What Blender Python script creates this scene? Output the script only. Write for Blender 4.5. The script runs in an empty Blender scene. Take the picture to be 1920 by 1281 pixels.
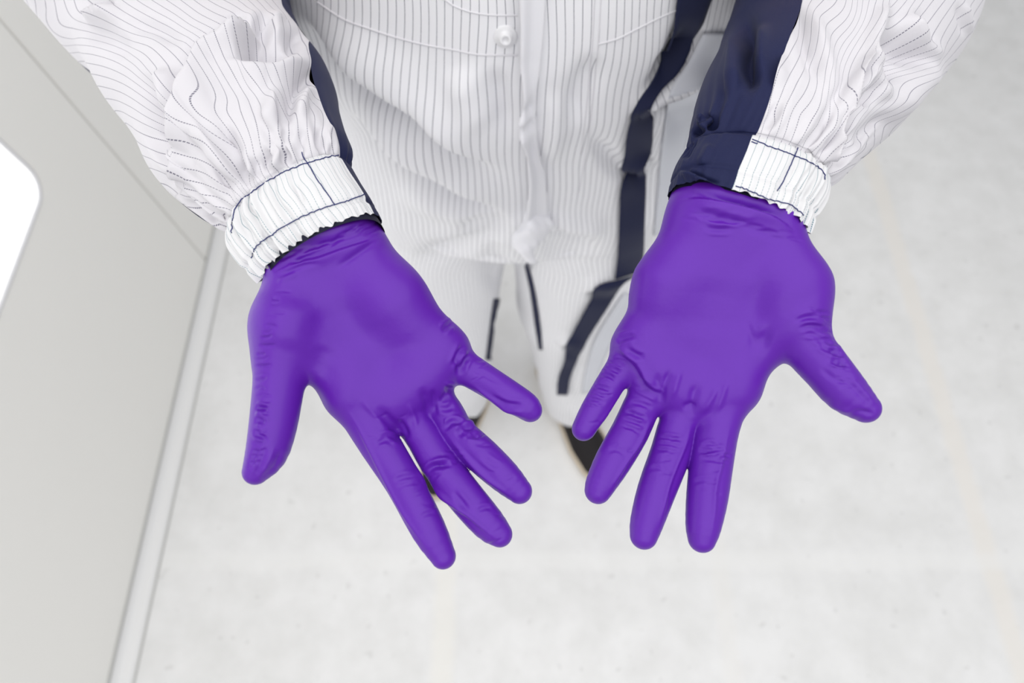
import bpy, bmesh, math, random
import numpy as np
from mathutils import Vector, Matrix
from mathutils.bvhtree import BVHTree
random.seed(4); rng = np.random.default_rng(7)
PI = math.pi
S = bpy.context.scene
COL = S.collection

# ------------------------------------------------------------------ camera
F = 1165.0; PITCH = math.radians(66.0); CAMZ = 1.65
cd = bpy.data.cameras.new('camera'); cam = bpy.data.objects.new('camera', cd); COL.objects.link(cam)
cd.sensor_width = 36.0; cd.lens = F / 1920 * 36.0; cd.clip_start = 0.02
cam.location = (0, 0, CAMZ); cam.rotation_euler = (PI/2 - PITCH, 0, 0)
cd.dof.use_dof = True; cd.dof.focus_distance = 0.41; cd.dof.aperture_fstop = 4.6
S.camera = cam
cp, sp = math.cos(PITCH), math.sin(PITCH)
FW = np.array([0, cp, -sp]); UP = np.array([0, sp, cp]); RT = np.array([1.0, 0, 0]); CP = np.array([0, 0, CAMZ])

# ------------------------------------------------------------------ world, lights, exposure
w = bpy.data.worlds.new('world'); S.world = w; w.use_nodes = True
w.node_tree.nodes['Background'].inputs[0].default_value = (0.965, 0.975, 1.0, 1)
w.node_tree.nodes['Background'].inputs[1].default_value = 0.70
def area(name, loc, rot, sx, sy, power, col=(1, 1, 1)):
    l = bpy.data.lights.new(name, 'AREA'); l.shape = 'RECTANGLE'; l.size = sx; l.size_y = sy
    l.energy = power; l.color = col
    o = bpy.data.objects.new(name, l); o.location = loc; o.rotation_euler = rot; COL.objects.link(o)
area('ceiling_light', (0.45, -0.7, 3.0), (0, 0, 0), 3.6, 4.4, 120, (1, 0.99, 0.975))
area('ceiling_light', (-0.5, -1.4, 2.6), (math.radians(-28), 0, 0), 0.8, 0.8, 4.0)
S.view_settings.view_transform = 'Standard'; S.view_settings.look = 'None'
S.view_settings.gamma = 1.0; S.view_settings.use_curve_mapping = False
S.view_settings.exposure = -0.62
S.cycles.use_denoising = True

# ------------------------------------------------------------------ helpers
def P(u, v, d):
    return CP + d * (FW + RT * ((u - 960) / F) + UP * ((640.5 - v) / F))
def px(V):
    Q = V - CP; dep = Q @ FW
    return 960 + F * (Q @ RT) / dep, 640.5 - F * (Q @ UP) / dep, dep
def sRGB(r, g, b):
    f = lambda c: c / 12.92 if c <= 0.04045 else ((c + 0.055) / 1.055) ** 2.4
    return (f(r / 255), f(g / 255), f(b / 255), 1)
def T(pts, ox, oy, s):           # traced on an enlarged print: back to full-frame pixels
    return [(ox + x / s, oy + y / s) for x, y in pts]
def mesh_obj(name, V, Fc, mat, parent=None, smooth=True, attrs=None):
    me = bpy.data.meshes.new(name)
    V = np.asarray(V, dtype=np.float32); Fc = np.asarray(Fc, dtype=np.int32)
    k = Fc.shape[1]
    me.vertices.add(len(V)); me.vertices.foreach_set('co', V.ravel())
    me.loops.add(Fc.size); me.loops.foreach_set('vertex_index', Fc.ravel())
    me.polygons.add(len(Fc)); me.polygons.foreach_set('loop_start', np.arange(0, Fc.size, k, dtype=np.int32))
    me.update(calc_edges=True)
    if smooth: me.polygons.foreach_set('use_smooth', np.ones(len(Fc), dtype=bool))
    for nm, arr in (attrs or {}).items():
        a = me.attributes.new(nm, 'FLOAT', 'POINT'); a.data.foreach_set('value', np.asarray(arr, dtype=np.float32))
    me.validate()
    me.materials.append(mat)
    o = bpy.data.objects.new(name, me); COL.objects.link(o)
    if parent: o.parent = parent
    return o
def tag(o, label=None, cat=None, kind=None, group=None):
    if label: o['label'] = label
    if cat: o['category'] = cat
    if kind: o['kind'] = kind
    if group: o['group'] = group
    return o

# ------------------------------------------------------------------ materials
def mat(name, col, rough=0.6, spec=0.4):
    m = bpy.data.materials.new(name); m.use_nodes = True; nt = m.node_tree; b = nt.nodes['Principled BSDF']
    b.inputs['Base Color'].default_value = col; b.inputs['Roughness'].default_value = rough
    b.inputs['Specular IOR Level'].default_value = spec
    return m, nt, b
def N(nt, t, **kw):
    n = nt.nodes.new(t)
    for k, v in kw.items():
        if k.startswith('i_'):
            key = k[2:]; key = int(key) if key.isdigit() else key.replace('_', ' ')
            n.inputs[key].default_value = v
        else: setattr(n, k, v)
    return n
def math_(nt, op, a, b=None, c=None):
    n = nt.nodes.new('ShaderNodeMath'); n.operation = op
    for i, x in enumerate((a, b, c)):
        if x is None: continue
        if isinstance(x, (int, float)): n.inputs[i].default_value = x
        else: nt.links.new(x, n.inputs[i])
    return n.outputs[0]
def bump(nt, b, h, strength, dist):
    n = nt.nodes.new('ShaderNodeBump'); n.inputs['Strength'].default_value = strength; n.inputs['Distance'].default_value = dist
    nt.links.new(h, n.inputs['Height']); nt.links.new(n.outputs[0], b.inputs['Normal'])

def fabric(name, base, line, width=0.075, dash=True):
    """thin woven pinstripes along the 'stripe' attribute (one line per whole number), dashes along 'along'"""
    m, nt, b = mat(name, base, 0.75, 0.25)
    a = N(nt, 'ShaderNodeAttribute', attribute_name='stripe').outputs['Fac']
    fr = math_(nt, 'FRACT', a)
    d = math_(nt, 'ABSOLUTE', math_(nt, 'SUBTRACT', fr, 0.5))
    ln = math_(nt, 'LESS_THAN', d, width / 2)
    if dash:
        al = N(nt, 'ShaderNodeAttribute', attribute_name='along').outputs['Fac']
        ds = math_(nt, 'GREATER_THAN', math_(nt, 'FRACT', al), 0.28)
        ln = math_(nt, 'MULTIPLY', ln, ds)
    mx = N(nt, 'ShaderNodeMix', data_type='RGBA'); mx.inputs[6].default_value = base; mx.inputs[7].default_value = line
    nt.links.new(ln, mx.inputs[0]); nt.links.new(mx.outputs[2], b.inputs['Base Color'])
    tc = N(nt, 'ShaderNodeTexCoord'); no = N(nt, 'ShaderNodeTexNoise', i_Scale=900.0, i_Detail=2.0)
    nt.links.new(tc.outputs['Object'], no.inputs['Vector']); bump(nt, b, no.outputs['Fac'], 0.12, 0.0006)
    b.inputs['Sheen Weight'].default_value = 0.15
    return m
M_WHITE = fabric('white_pinstripe_fabric', sRGB(209, 207, 212), sRGB(120, 118, 132))
M_CUFF = fabric('white_cuff_fabric', sRGB(216, 216, 218), sRGB(100, 133, 145), 0.07)
M_BODY = fabric('body_pinstripe_fabric', sRGB(243, 243, 246), sRGB(82, 82, 100), 0.07, False)
M_PLAIN, _, _ = mat('white_plain_fabric', sRGB(236, 236, 240), 0.8, 0.2)
M_SEAM, _, _ = mat('white_stitch', sRGB(226, 225, 229), 0.8, 0.2)
def knit(name, col, sc=1400):
    m, nt, b = mat(name, col, 0.7, 0.25)
    tc = N(nt, 'ShaderNodeTexCoord'); no = N(nt, 'ShaderNodeTexNoise', i_Scale=float(sc), i_Detail=2.0)
    nt.links.new(tc.outputs['Object'], no.inputs['Vector']); bump(nt, b, no.outputs['Fac'], 0.25, 0.0005)
    b.inputs['Sheen Weight'].default_value = 0.03
    return m
M_NAVY = knit('navy_fabric', sRGB(21, 27, 66))
M_NAVYD = knit('navy_stripe_fabric', sRGB(26, 31, 62))
M_LINING = knit('dark_lining', sRGB(16, 18, 40))
M_THREAD, _, _ = mat('navy_thread', sRGB(34, 44, 104), 0.6, 0.3)
M_BUTTON, _, _ = mat('white_plastic', sRGB(240, 240, 242), 0.35, 0.5)
M_SHOE = knit('black_shoe_mesh', sRGB(34, 31, 33), 700)
M_SOLE, _, _ = mat('tan_sole', sRGB(205, 192, 172), 0.6, 0.3)
M_SKIN, _, b_ = mat('skin', sRGB(214, 168, 142), 0.5, 0.4); b_.inputs['Subsurface Weight'].default_value = 0.05
M_MASK, _, _ = mat('mask_paper', sRGB(225, 232, 240), 0.8, 0.2)
M_HAIR, _, _ = mat('dark_hair', sRGB(60, 44, 34), 0.6, 0.3)
M_EYE, _, _ = mat('eye', sRGB(40, 34, 30), 0.2, 0.6)

m, nt, b = mat('purple_nitrile', sRGB(90, 27, 160), 0.42, 0.27); M_GLOVE = m; b.inputs['Coat Weight'].default_value = 0.12; b.inputs['Coat Roughness'].default_value = 0.28
tc = N(nt, 'ShaderNodeTexCoord')
no = N(nt, 'ShaderNodeTexNoise', i_Scale=260.0, i_Detail=4.0); nt.links.new(tc.outputs['Object'], no.inputs['Vector'])
n2 = N(nt, 'ShaderNodeTexNoise', i_Scale=2600.0, i_Detail=1.0); nt.links.new(tc.outputs['Object'], n2.inputs['Vector'])
hh = math_(nt, 'ADD', no.outputs['Fac'], math_(nt, 'MULTIPLY', n2.outputs['Fac'], 0.12)); bump(nt, b, hh, 0.22, 0.0007)

# ------------------------------------------------------------------ floor, wall, window
def box(name, lo, hi, m, parent=None, bev=0.0):
    bm = bmesh.new(); bmesh.ops.create_cube(bm, size=1)
    for v in bm.verts: v.co = Vector([lo[i] + (v.co[i] + 0.5) * (hi[i] - lo[i]) for i in range(3)])
    if bev: bmesh.ops.bevel(bm, geom=bm.edges[:], offset=bev, segments=2, affect='EDGES')
    me = bpy.data.meshes.new(name); bm.to_mesh(me); bm.free(); me.materials.append(m)
    o = bpy.data.objects.new(name, me); COL.objects.link(o)
    if parent: o.parent = parent
    return o
XW = -0.930
m, nt, b = mat('grey_vinyl_floor', sRGB(228, 228, 228), 0.55, 0.3); M_FLOOR = m
tc = N(nt, 'ShaderNodeTexCoord'); O = tc.outputs['Object']
n1 = N(nt, 'ShaderNodeTexNoise', i_Scale=2.6, i_Detail=3.0); nt.links.new(O, n1.inputs['Vector'])
n2 = N(nt, 'ShaderNodeTexNoise', i_Scale=11.0, i_Detail=5.0, i_Roughness=0.62); nt.links.new(O, n2.inputs['Vector'])
n3 = N(nt, 'ShaderNodeTexNoise', i_Scale=34.0, i_Detail=2.0); nt.links.new(O, n3.inputs['Vector'])
sm = math_(nt, 'ADD', math_(nt, 'MULTIPLY', n1.outputs['Fac'], 0.35), math_(nt, 'MULTIPLY', n2.outputs['Fac'], 0.65))
rp = N(nt, 'ShaderNodeValToRGB'); nt.links.new(sm, rp.inputs[0])
e = rp.color_ramp.elements; e[0].position = 0.33; e[0].color = sRGB(222, 222, 221); e[1].position = 0.62; e[1].color = sRGB(234, 234, 234)
xyz = N(nt, 'ShaderNodeSeparateXYZ'); nt.links.new(O, xyz.inputs[0])
spk = math_(nt, 'MULTIPLY', math_(nt, 'GREATER_THAN', n3.outputs['Fac'], 0.70), 0.35)
mx0 = N(nt, 'ShaderNodeMix', data_type='RGBA'); nt.links.new(spk, mx0.inputs[0]); nt.links.new(rp.outputs[0], mx0.inputs[6]); mx0.inputs[7].default_value = sRGB(196, 195, 194)
cur = mx0.outputs[2]
def band(cur, axis, c, wd, slope, col, amt):           # faint worn joint lines of the floor sheets
    ax = xyz.outputs[axis]; ot = xyz.outputs[1 - axis]
    q = math_(nt, 'SUBTRACT', math_(nt, 'SUBTRACT', ax, math_(nt, 'MULTIPLY', ot, slope)), c)
    q = math_(nt, 'ADD', q, math_(nt, 'MULTIPLY', math_(nt, 'SUBTRACT', n2.outputs['Fac'], 0.5), 0.03))
    k = N(nt, 'ShaderNodeMapRange', i_1=wd, i_2=wd * 0.4, i_3=0.0, i_4=amt)
    nt.links.new(math_(nt, 'ABSOLUTE', q), k.inputs[0])
    x = N(nt, 'ShaderNodeMix', data_type='RGBA'); nt.links.new(k.outputs[0], x.inputs[0]); nt.links.new(cur, x.inputs[6]); x.inputs[7].default_value = col
    return x.outputs[2]
cur = band(cur, 0, 1.20, 0.035, 0.0, sRGB(234, 230, 224), 0.7)
cur = band(cur, 0, -0.165, 0.035, 0.0, sRGB(236, 234, 228), 0.6)
cur = band(cur, 0, 0.52, 0.03, 0.0, sRGB(232, 230, 226), 0.35)
cur = band(cur, 1, 0.13, 0.03, 0.0, sRGB(236, 236, 235), 0.5)
nt.links.new(cur, b.inputs['Base Color'])
fl = box('floor', (XW - 0.1, -2.2, -0.05), (3.4, 4.2, 0.0), M_FLOOR); tag(fl, kind='structure')
m, nt, b = mat('wall_paint', sRGB(248, 247, 243), 0.6, 0.3); M_WALL = m
m, nt, b = mat('wall_groove', sRGB(214, 213, 210), 0.7, 0.2); M_GROOVE = m
m, nt, b = mat('window_light', (1, 1, 1, 1), 0.5); M_PANE = m
b.inputs['Emission Color'].default_value = (1, 1, 1, 1); b.inputs['Emission Strength'].default_value = 1.25
# window opening: rounded rectangle on the wall; its lower far corner shows in the photograph
WY0, WY1, WZ0, WZ1, WR = -0.15, 0.797, 0.638, 1.75, 0.055
def rrect(y0, y1, z0, z1, r, n=10):
    pts = []
    for cy, cz, a0 in ((y1 - r, z1 - r, 0), (y0 + r, z1 - r, PI/2), (y0 + r, z0 + r, PI), (y1 - r, z0 + r, 1.5*PI)):
        for i in range(n + 1):
            a = a0 + PI/2 * i / n; pts.append((cy + r * math.cos(a), cz + r * math.sin(a)))
    return pts
SEAM_Y = 0.994
def wall_piece(name, y0, y1, z1=2.8, hole=None):
    bm = bmesh.new()
    out = [(y0, 0.0), (y1, 0.0), (y1, z1), (y0, z1)]
    vo = [bm.verts.new((XW, y, z)) for y, z in out]
    es = [bm.edges.new((vo[i], vo[(i+1) % 4])) for i in range(4)]
    if hole:
        vh = [bm.verts.new((XW, y, z)) for y, z in hole]
        es += [bm.edges.new((vh[i], vh[(i+1) % len(vh)])) for i in range(len(vh))]
    bmesh.ops.triangle_fill(bm, use_beauty=True, edges=es)
    ex = bmesh.ops.extrude_face_region(bm, geom=bm.faces[:])
    for v in [g for g in ex['geom'] if isinstance(g, bmesh.types.BMVert)]: v.co.x -= 0.05
    bmesh.ops.recalc_face_normals(bm, faces=bm.faces)
    me = bpy.data.meshes.new(name); bm.to_mesh(me); bm.free(); me.materials.append(M_WALL)
    o = bpy.data.objects.new(name, me); COL.objects.link(o); return o
hole = rrect(WY0, WY1, WZ0, WZ1, WR)
wl = bpy.data.objects.new('wall_left', None); COL.objects.link(wl); wl.location = (XW, 0, 0); tag(wl, kind='structure')
def keep(o, p):
    o.parent = p; o.matrix_parent_inverse = p.matrix_basis.inverted(); return o
G = 0.0035
keep(wall_piece('panel', -2.2, SEAM_Y - G, hole=hole), wl)
keep(wall_piece('panel', SEAM_Y + G, 4.2), wl)
keep(box('joint_strip', (XW - 0.03, SEAM_Y - G, 0), (XW - 0.004, SEAM_Y + G, 2.8), M_GROOVE), wl)
wn = bpy.data.objects.new('window_1', None); COL.objects.link(wn); wn.location = (XW, (WY0+WY1)/2, WZ0); tag(wn, kind='structure')
def ring(name, pts_o, pts_i, x0, x1, m):
    n = len(pts_o); V = []
    for x, pp in ((x1, pts_o), (x1, pts_i), (x0, pts_o), (x0, pts_i)): V += [(x, y, z) for y, z in pp]
    Fc = []
    for i in range(n):
        j = (i + 1) % n
        Fc += [(i, j, n+j, n+i), (2*n+i, 3*n+i, 3*n+j, 2*n+j), (n+i, n+j, 3*n+j, 3*n+i), (i, 2*n+i, 2*n+j, j)]
    return mesh_obj(name, V, Fc, m, smooth=False)
keep(ring('window_frame', rrect(WY0+.001, WY1-.001, WZ0+.001, WZ1-.001, WR), rrect(WY0+.008, WY1-.008, WZ0+.008, WZ1-.008, WR-.007), XW-0.02, XW+0.0008, M_BUTTON), wn)
pp = rrect(WY0+.004, WY1-.004, WZ0+.004, WZ1-.004, WR-.004)
bm = bmesh.new(); f_ = bm.faces.new([bm.verts.new((XW-0.004, y, z)) for y, z in pp])
ex = bmesh.ops.extrude_face_region(bm, geom=[f_])
for v in [g for g in ex['geom'] if isinstance(g, bmesh.types.BMVert)]: v.co.x -= 0.008
bmesh.ops.recalc_face_normals(bm, faces=bm.faces)
me = bpy.data.meshes.new('pane'); bm.to_mesh(me); bm.free(); me.materials.append(M_PANE)
o = bpy.data.objects.new('pane', me); COL.objects.link(o); keep(o, wn)
# coved skirting where the floor sheet turns up the wall
M_COVE, _, _ = mat('cove_vinyl', sRGB(236, 236, 236), 0.45, 0.4)
V = []; Fc = []; prof = [(XW, 0.024), (XW + 0.002, 0.024)]
for i in range(9):
    a = PI + PI/2 * i / 8; prof.append((XW + 0.024 + 0.022 * math.cos(a), 0.024 + 0.022 * math.sin(a)))
prof += [(XW + 0.046, 0.002), (XW + 0.046, 0.0), (XW, 0.0)]
for y in (-2.2, 4.2): V += [(x, y, z) for x, z in prof]
n = len(prof)
for i in range(n): Fc.append((i, (i+1) % n, n + (i+1) % n, n + i))
cv = mesh_obj('baseboard_left', V, Fc, M_COVE); tag(cv, kind='structure')
M_LINE, _, _ = mat('sealant', sRGB(190, 190, 188), 0.6, 0.2)
o = box('sealant_bead', (XW, -2.2, 0.023), (XW + 0.004, 4.2, 0.029), M_LINE, cv)
o = box('sealant_bead', (XW + 0.045, -2.2, 0.0), (XW + 0.050, 4.2, 0.0022), M_LINE, cv)

# ------------------------------------------------------------------ sculpting tools
def seg_dist(X, Y, pts):
    """distance of every point to a polyline, signed side, and 0..1 position along it"""
    best = np.full(X.shape, 1e9); side = np.zeros(X.shape); tt = np.zeros(X.shape)
    p = np.array(pts, float); L = np.hypot(*(p[1:] - p[:-1]).T); cum = np.concatenate([[0], np.cumsum(L)])
    for i in range(len(p) - 1):
        a, d = p[i], p[i+1] - p[i]; l2 = max(d @ d, 1e-9)
        t = np.clip(((X - a[0]) * d[0] + (Y - a[1]) * d[1]) / l2, 0, 1)
        dx = X - a[0] - t * d[0]; dy = Y - a[1] - t * d[1]; r = np.hypot(dx, dy)
        m = r < best
        best = np.where(m, r, best); side = np.where(m, np.sign(d[0] * dy - d[1] * dx), side)
        tt = np.where(m, (cum[i] + t * L[i]) / cum[-1], tt)
    return best, side, tt
def smooth_pts(pts, n=8):
    p = np.array(pts, float)
    if len(p) < 3: return pts
    q = np.vstack([2*p[0]-p[1], p, 2*p[-1]-p[-2]]); out = []
    for i in range(1, len(q) - 2):
        for k in range(n):
            t = k / n; a, b_, c, d = q[i-1], q[i], q[i+1], q[i+2]
            out.append(0.5 * ((2*b_) + (c-a)*t + (2*a-5*b_+4*c-d)*t*t + (3*b_-a-3*c+d)*t**3))
    out.append(p[-1]); return out
def normals(V, Fc):
    n = np.zeros_like(V); a, b_, c = V[Fc[:, 0]], V[Fc[:, 1]], V[Fc[:, 2]]
    fn = np.cross(b_ - a, c - a)
    if Fc.shape[1] == 4: fn = fn + np.cross(c - a, V[Fc[:, 3]] - a)
    for k in range(Fc.shape[1]): np.add.at(n, Fc[:, k], fn)
    return n / (np.linalg.norm(n, axis=1, keepdims=True) + 1e-12)
def sculpt(V, Nn, strokes, both=False):
    """strokes: (kind, amplitude mm, half width px, points[, taper]); kind v valley, r ridge, s step (left side of travel raised)"""
    u, v, dep = px(V); face = -((V - CP) * Nn).sum(1) / np.linalg.norm(V - CP, axis=1)
    wgt = np.clip(face / 0.25 + 0.15, 0, 1)
    D = np.zeros(len(V))
    for st in strokes:
        kind, amp, hw, pts = st[:4]; tap = st[4] if len(st) > 4 else 0.35
        pts = smooth_pts(pts, 5); q = np.array(pts)
        m = (u > q[:, 0].min() - 3*hw) & (u < q[:, 0].max() + 3*hw) & (v > q[:, 1].min() - 3*hw) & (v < q[:, 1].max() + 3*hw)
        if not m.any(): continue
        r, sd, tt = seg_dist(u[m], v[m], pts); x = r / hw
        e = np.clip(np.minimum(tt, 1 - tt) / max(tap, 1e-3), 0, 1); e = e * e * (3 - 2 * e) if tap > 0 else 1.0
        if kind == 'v': g = -np.exp(-x*x)
        elif kind == 'r': g = np.exp(-x*x)
        elif kind == 'c': g = -np.exp(-x*x) + 0.55 * np.exp(-(x - 1.9)**2 * 1.6)      # crease with lips
        elif kind == 'o': g = np.where(sd < 0, 1.0, -0.9) * (1 - np.exp(-(x*5)**2)) * np.exp(-(x*np.where(sd < 0, 0.55, 0.8))**2)   # overlapping fold, left of travel on top
        else: g = -sd * (1 - np.exp(-(x*2.2)**2)) * np.exp(-(x*0.75)**2)
        D[m] += amp * 0.001 * g * e * wgt[m]
    return V + Nn * D[:, None]

# signed distance fields + surface nets
def cone_sdf(Pt, a, b_, ra, rb):
    ba = b_ - a; l2 = ba @ ba; t = np.clip((Pt - a) @ ba / l2, 0, 1)
    return np.linalg.norm(Pt - a - t[:, None] * ba, axis=1) - (ra + (rb - ra) * t)
def smin(a, b_, k):
    h = np.clip(0.5 + 0.5 * (b_ - a) / k, 0, 1); return b_ + (a - b_) * h - k * h * (1 - h)
def surface(field, lo, hi, h, coarse=4, band_=3.2):
    lo = np.array(lo, float); n = np.ceil((np.array(hi) - lo) / (h * coarse)).astype(int) + 1
    g = [lo[i] + np.arange(n[i]) * h * coarse for i in range(3)]
    Pc = np.stack(np.meshgrid(*g, indexing='ij'), -1).reshape(-1, 3)
    C = field(Pc).reshape(n)
    nf = (n - 1) * coarse + 1
    C_ = np.repeat(np.repeat(np.repeat(C, coarse, 0), coarse, 1), coarse, 2)[coarse//2:, coarse//2:, coarse//2:][:nf[0], :nf[1], :nf[2]]
    full = np.full(nf, 1.0, np.float32); full[:C_.shape[0], :C_.shape[1], :C_.shape[2]] = C_
    near = np.argwhere(np.abs(full) < h * coarse * band_ / 1.6)
    full[near[:, 0], near[:, 1], near[:, 2]] = field(lo + near * h)
    A = full; sg = A < 0
    c = np.zeros(np.array(A.shape) - 1, np.int8)
    for i in (0, 1):
        for j in (0, 1):
            for k in (0, 1): c += sg[i:A.shape[0]-1+i, j:A.shape[1]-1+j, k:A.shape[2]-1+k]
    cells = np.argwhere((c > 0) & (c < 8)); idx = np.full(c.shape, -1, np.int32); idx[tuple(cells.T)] = np.arange(len(cells))
    acc = np.zeros((len(cells), 3)); cnt = np.zeros(len(cells))
    for ax in range(3):
        o1, o2 = [a for a in range(3) if a != ax]
        for i in (0, 1):
            for j in (0, 1):
                q = cells.copy(); q[:, o1] += i; q[:, o2] += j; r = q.copy(); r[:, ax] += 1
                va, vb = A[tuple(q.T)], A[tuple(r.T)]; m = (va < 0) != (vb < 0)
                t = va[m] / (va[m] - vb[m]); p = q[m].astype(float); p[:, ax] += t
                acc[m] += p; cnt[m] += 1
    V = lo + acc / cnt[:, None] * h; Fs = []
    for ax in range(3):
        o1, o2 = (ax + 1) % 3, (ax + 2) % 3
        sl = [slice(1, -1)] * 3; sl[ax] = slice(0, -1); sh = [slice(1, -1)] * 3; sh[ax] = slice(1, None)
        a, b_ = sg[tuple(sl)], sg[tuple(sh)]
        e = np.argwhere(a != b_); flip = b_[tuple(e.T)]
        e = e + 1; e[:, ax] -= 1
        q = []
        for d1, d2 in ((0, 0), (-1, 0), (-1, -1), (0, -1)):
            r = e.copy(); r[:, o1] += d1; r[:, o2] += d2; q.append(idx[tuple(r.T)])
        q = np.stack(q, 1); q[flip] = q[flip][:, ::-1]
        Fs.append(q[(q >= 0).all(1)])
    Fc = np.vstack(Fs)
    return V, Fc
def relax(V, Fc, it=2, lam=0.5):
    E = np.vstack([Fc[:, [0, 1]], Fc[:, [1, 2]], Fc[:, [2, 3]], Fc[:, [3, 0]]]); E = np.vstack([E, E[:, ::-1]])
    cnt = np.bincount(E[:, 0], minlength=len(V))[:, None].clip(1)
    for _ in range(it):
        s = np.stack([np.bincount(E[:, 0], weights=V[E[:, 1], k], minlength=len(V)) for k in range(3)], 1)
        V = V + lam * (s / cnt - V)
    return V
def vnoise(Pt, sc, seed=0):
    """cheap smooth pseudo noise from summed sines"""
    r = np.random.default_rng(seed); out = np.zeros(len(Pt))
    for i in range(7):
        d = r.normal(size=3); d /= np.linalg.norm(d); out += np.sin(Pt @ d * sc * r.uniform(0.6, 1.6) + r.uniform(0, 6.28))
    return out / 7

# ------------------------------------------------------------------ the person
person = bpy.data.objects.new('person', None); COL.objects.link(person)
tag(person, 'person in a white pinstriped cleanroom coverall holding out both purple gloved hands, palms up', 'person')
person.location = (0, 0, 0)

# ---- gloves -------------------------------------------------------------
def dense(c, n=4):
    """chain of joints resampled to a smooth curve with smooth radii"""
    q = np.array([list(P(*a[:3])) + [a[3] / F * a[2]] for a in c]); e = np.vstack([2*q[0]-q[1], q, 2*q[-1]-q[-2]]); out = []
    for i in range(1, len(e) - 2):
        for k in range(n):
            t = k / n; A, B, C_, D = e[i-1], e[i], e[i+1], e[i+2]
            out.append(0.5 * ((2*B) + (C_-A)*t + (2*A-5*B+4*C_-D)*t*t + (3*B-A-3*C_+D)*t**3))
    out.append(q[-1]); return out
def hand_field(chains, k_palm, palm, k_f):
    prims = []
    for c in chains:
        d = dense(c, 3); prims.append([(a[:3], b_[:3], a[3], b_[3]) for a, b_ in zip(d[:-1], d[1:])])
    pal = [(np.array(P(*a[:3])), np.array(P(*b_[:3])), a[3] / F * a[2], b_[3] / F * b_[2]) for a, b_ in palm]
    def f(Pt):
        D = None
        for q in pal:
            d = cone_sdf(Pt, *q); D = d if D is None else smin(D, d, k_palm)
        R_ = D
        for c in prims:
            e = None
            for q in c:
                d = cone_sdf(Pt, *q); e = d if e is None else np.minimum(e, d)
            R_ = smin(R_, smin(D, e, k_f), 0.0012)
        return R_
    ends = np.vstack([[q[0], q[1]] for c in prims + [pal] for q in c])
    return f, ends.min(0) - 0.026, ends.max(0) + 0.026

def make_glove(chains, palm, strokes, micro, label):
    f, lo, hi = hand_field(chains, 0.017, palm, 0.0062)
    V, Fc = surface(f, lo, hi, 0.0008)
    V = relax(V, Fc, 2)
    Nn = normals(V, Fc)
    V = sculpt(V, Nn, [(k_[0], k_[1] * (1.5 if k_[2] < 12 else 1.0)) + tuple(k_[2:]) for k_ in strokes])
    Nn = normals(V, Fc); V = sculpt(V, Nn, [(k_[0], k_[1] * 1.4) + tuple(k_[2:]) for k_ in micro])
    o = mesh_obj('glove', V, Fc, M_GLOVE, person); tag(o, label)
    return o

# right hand of the person (left in the photograph)
A_ch = [
 [(545,610,.380,50),(530,672,.374,50),(522,730,.368,46),(512,800,.361,43),(500,850,.357,38),(480,884,.355,25)],
 [(664,748,.388,43),(712,832,.383,38),(757,905,.378,34.5),(803,992,.372,32.5),(831,1043,.369,24)],
 [(735,752,.393,36),(783,803,.392,33),(822,866,.386,34.5),(868,926,.378,34.5),(914,980,.374,32),(937,1002,.372,24)],
 [(790,715,.396,34),(836,772,.396,32),(858,810,.392,32),(904,855,.384,34),(945,893,.380,31),(974,921,.378,24)],
 [(832,672,.397,36),(872,690,.396,32),(912,714,.393,29.5),(955,741,.389,28),(984,760,.387,26.5),(994,769,.387,23)],
]
A_pm = [((588,434,.410,42),(566,492,.387,50)),((618,408,.424,40),(648,457,.395,47)),
 ((566,492,.387,50),(543,606,.378,56)),((543,606,.378,56),(532,665,.374,52)),((610,474,.390,49),(664,738,.388,42)),
 ((620,470,.391,49),(735,745,.393,38)),((648,457,.392,49),(790,706,.394,38)),
 ((652,455,.392,49),(735,556,.388,50)),((735,556,.388,50),(828,660,.395,44)),((560,620,.382,50),(650,700,.389,40)),
 ((664,738,.389,38),(735,745,.393,36)),((735,745,.393,36),(790,706,.395,36)),((790,706,.395,36),(828,660,.396,38))]
c1 = lambda p: T(p, 400, 360, 2.909)
c2 = lambda p: T(p, 420, 640, 2.909)
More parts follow.
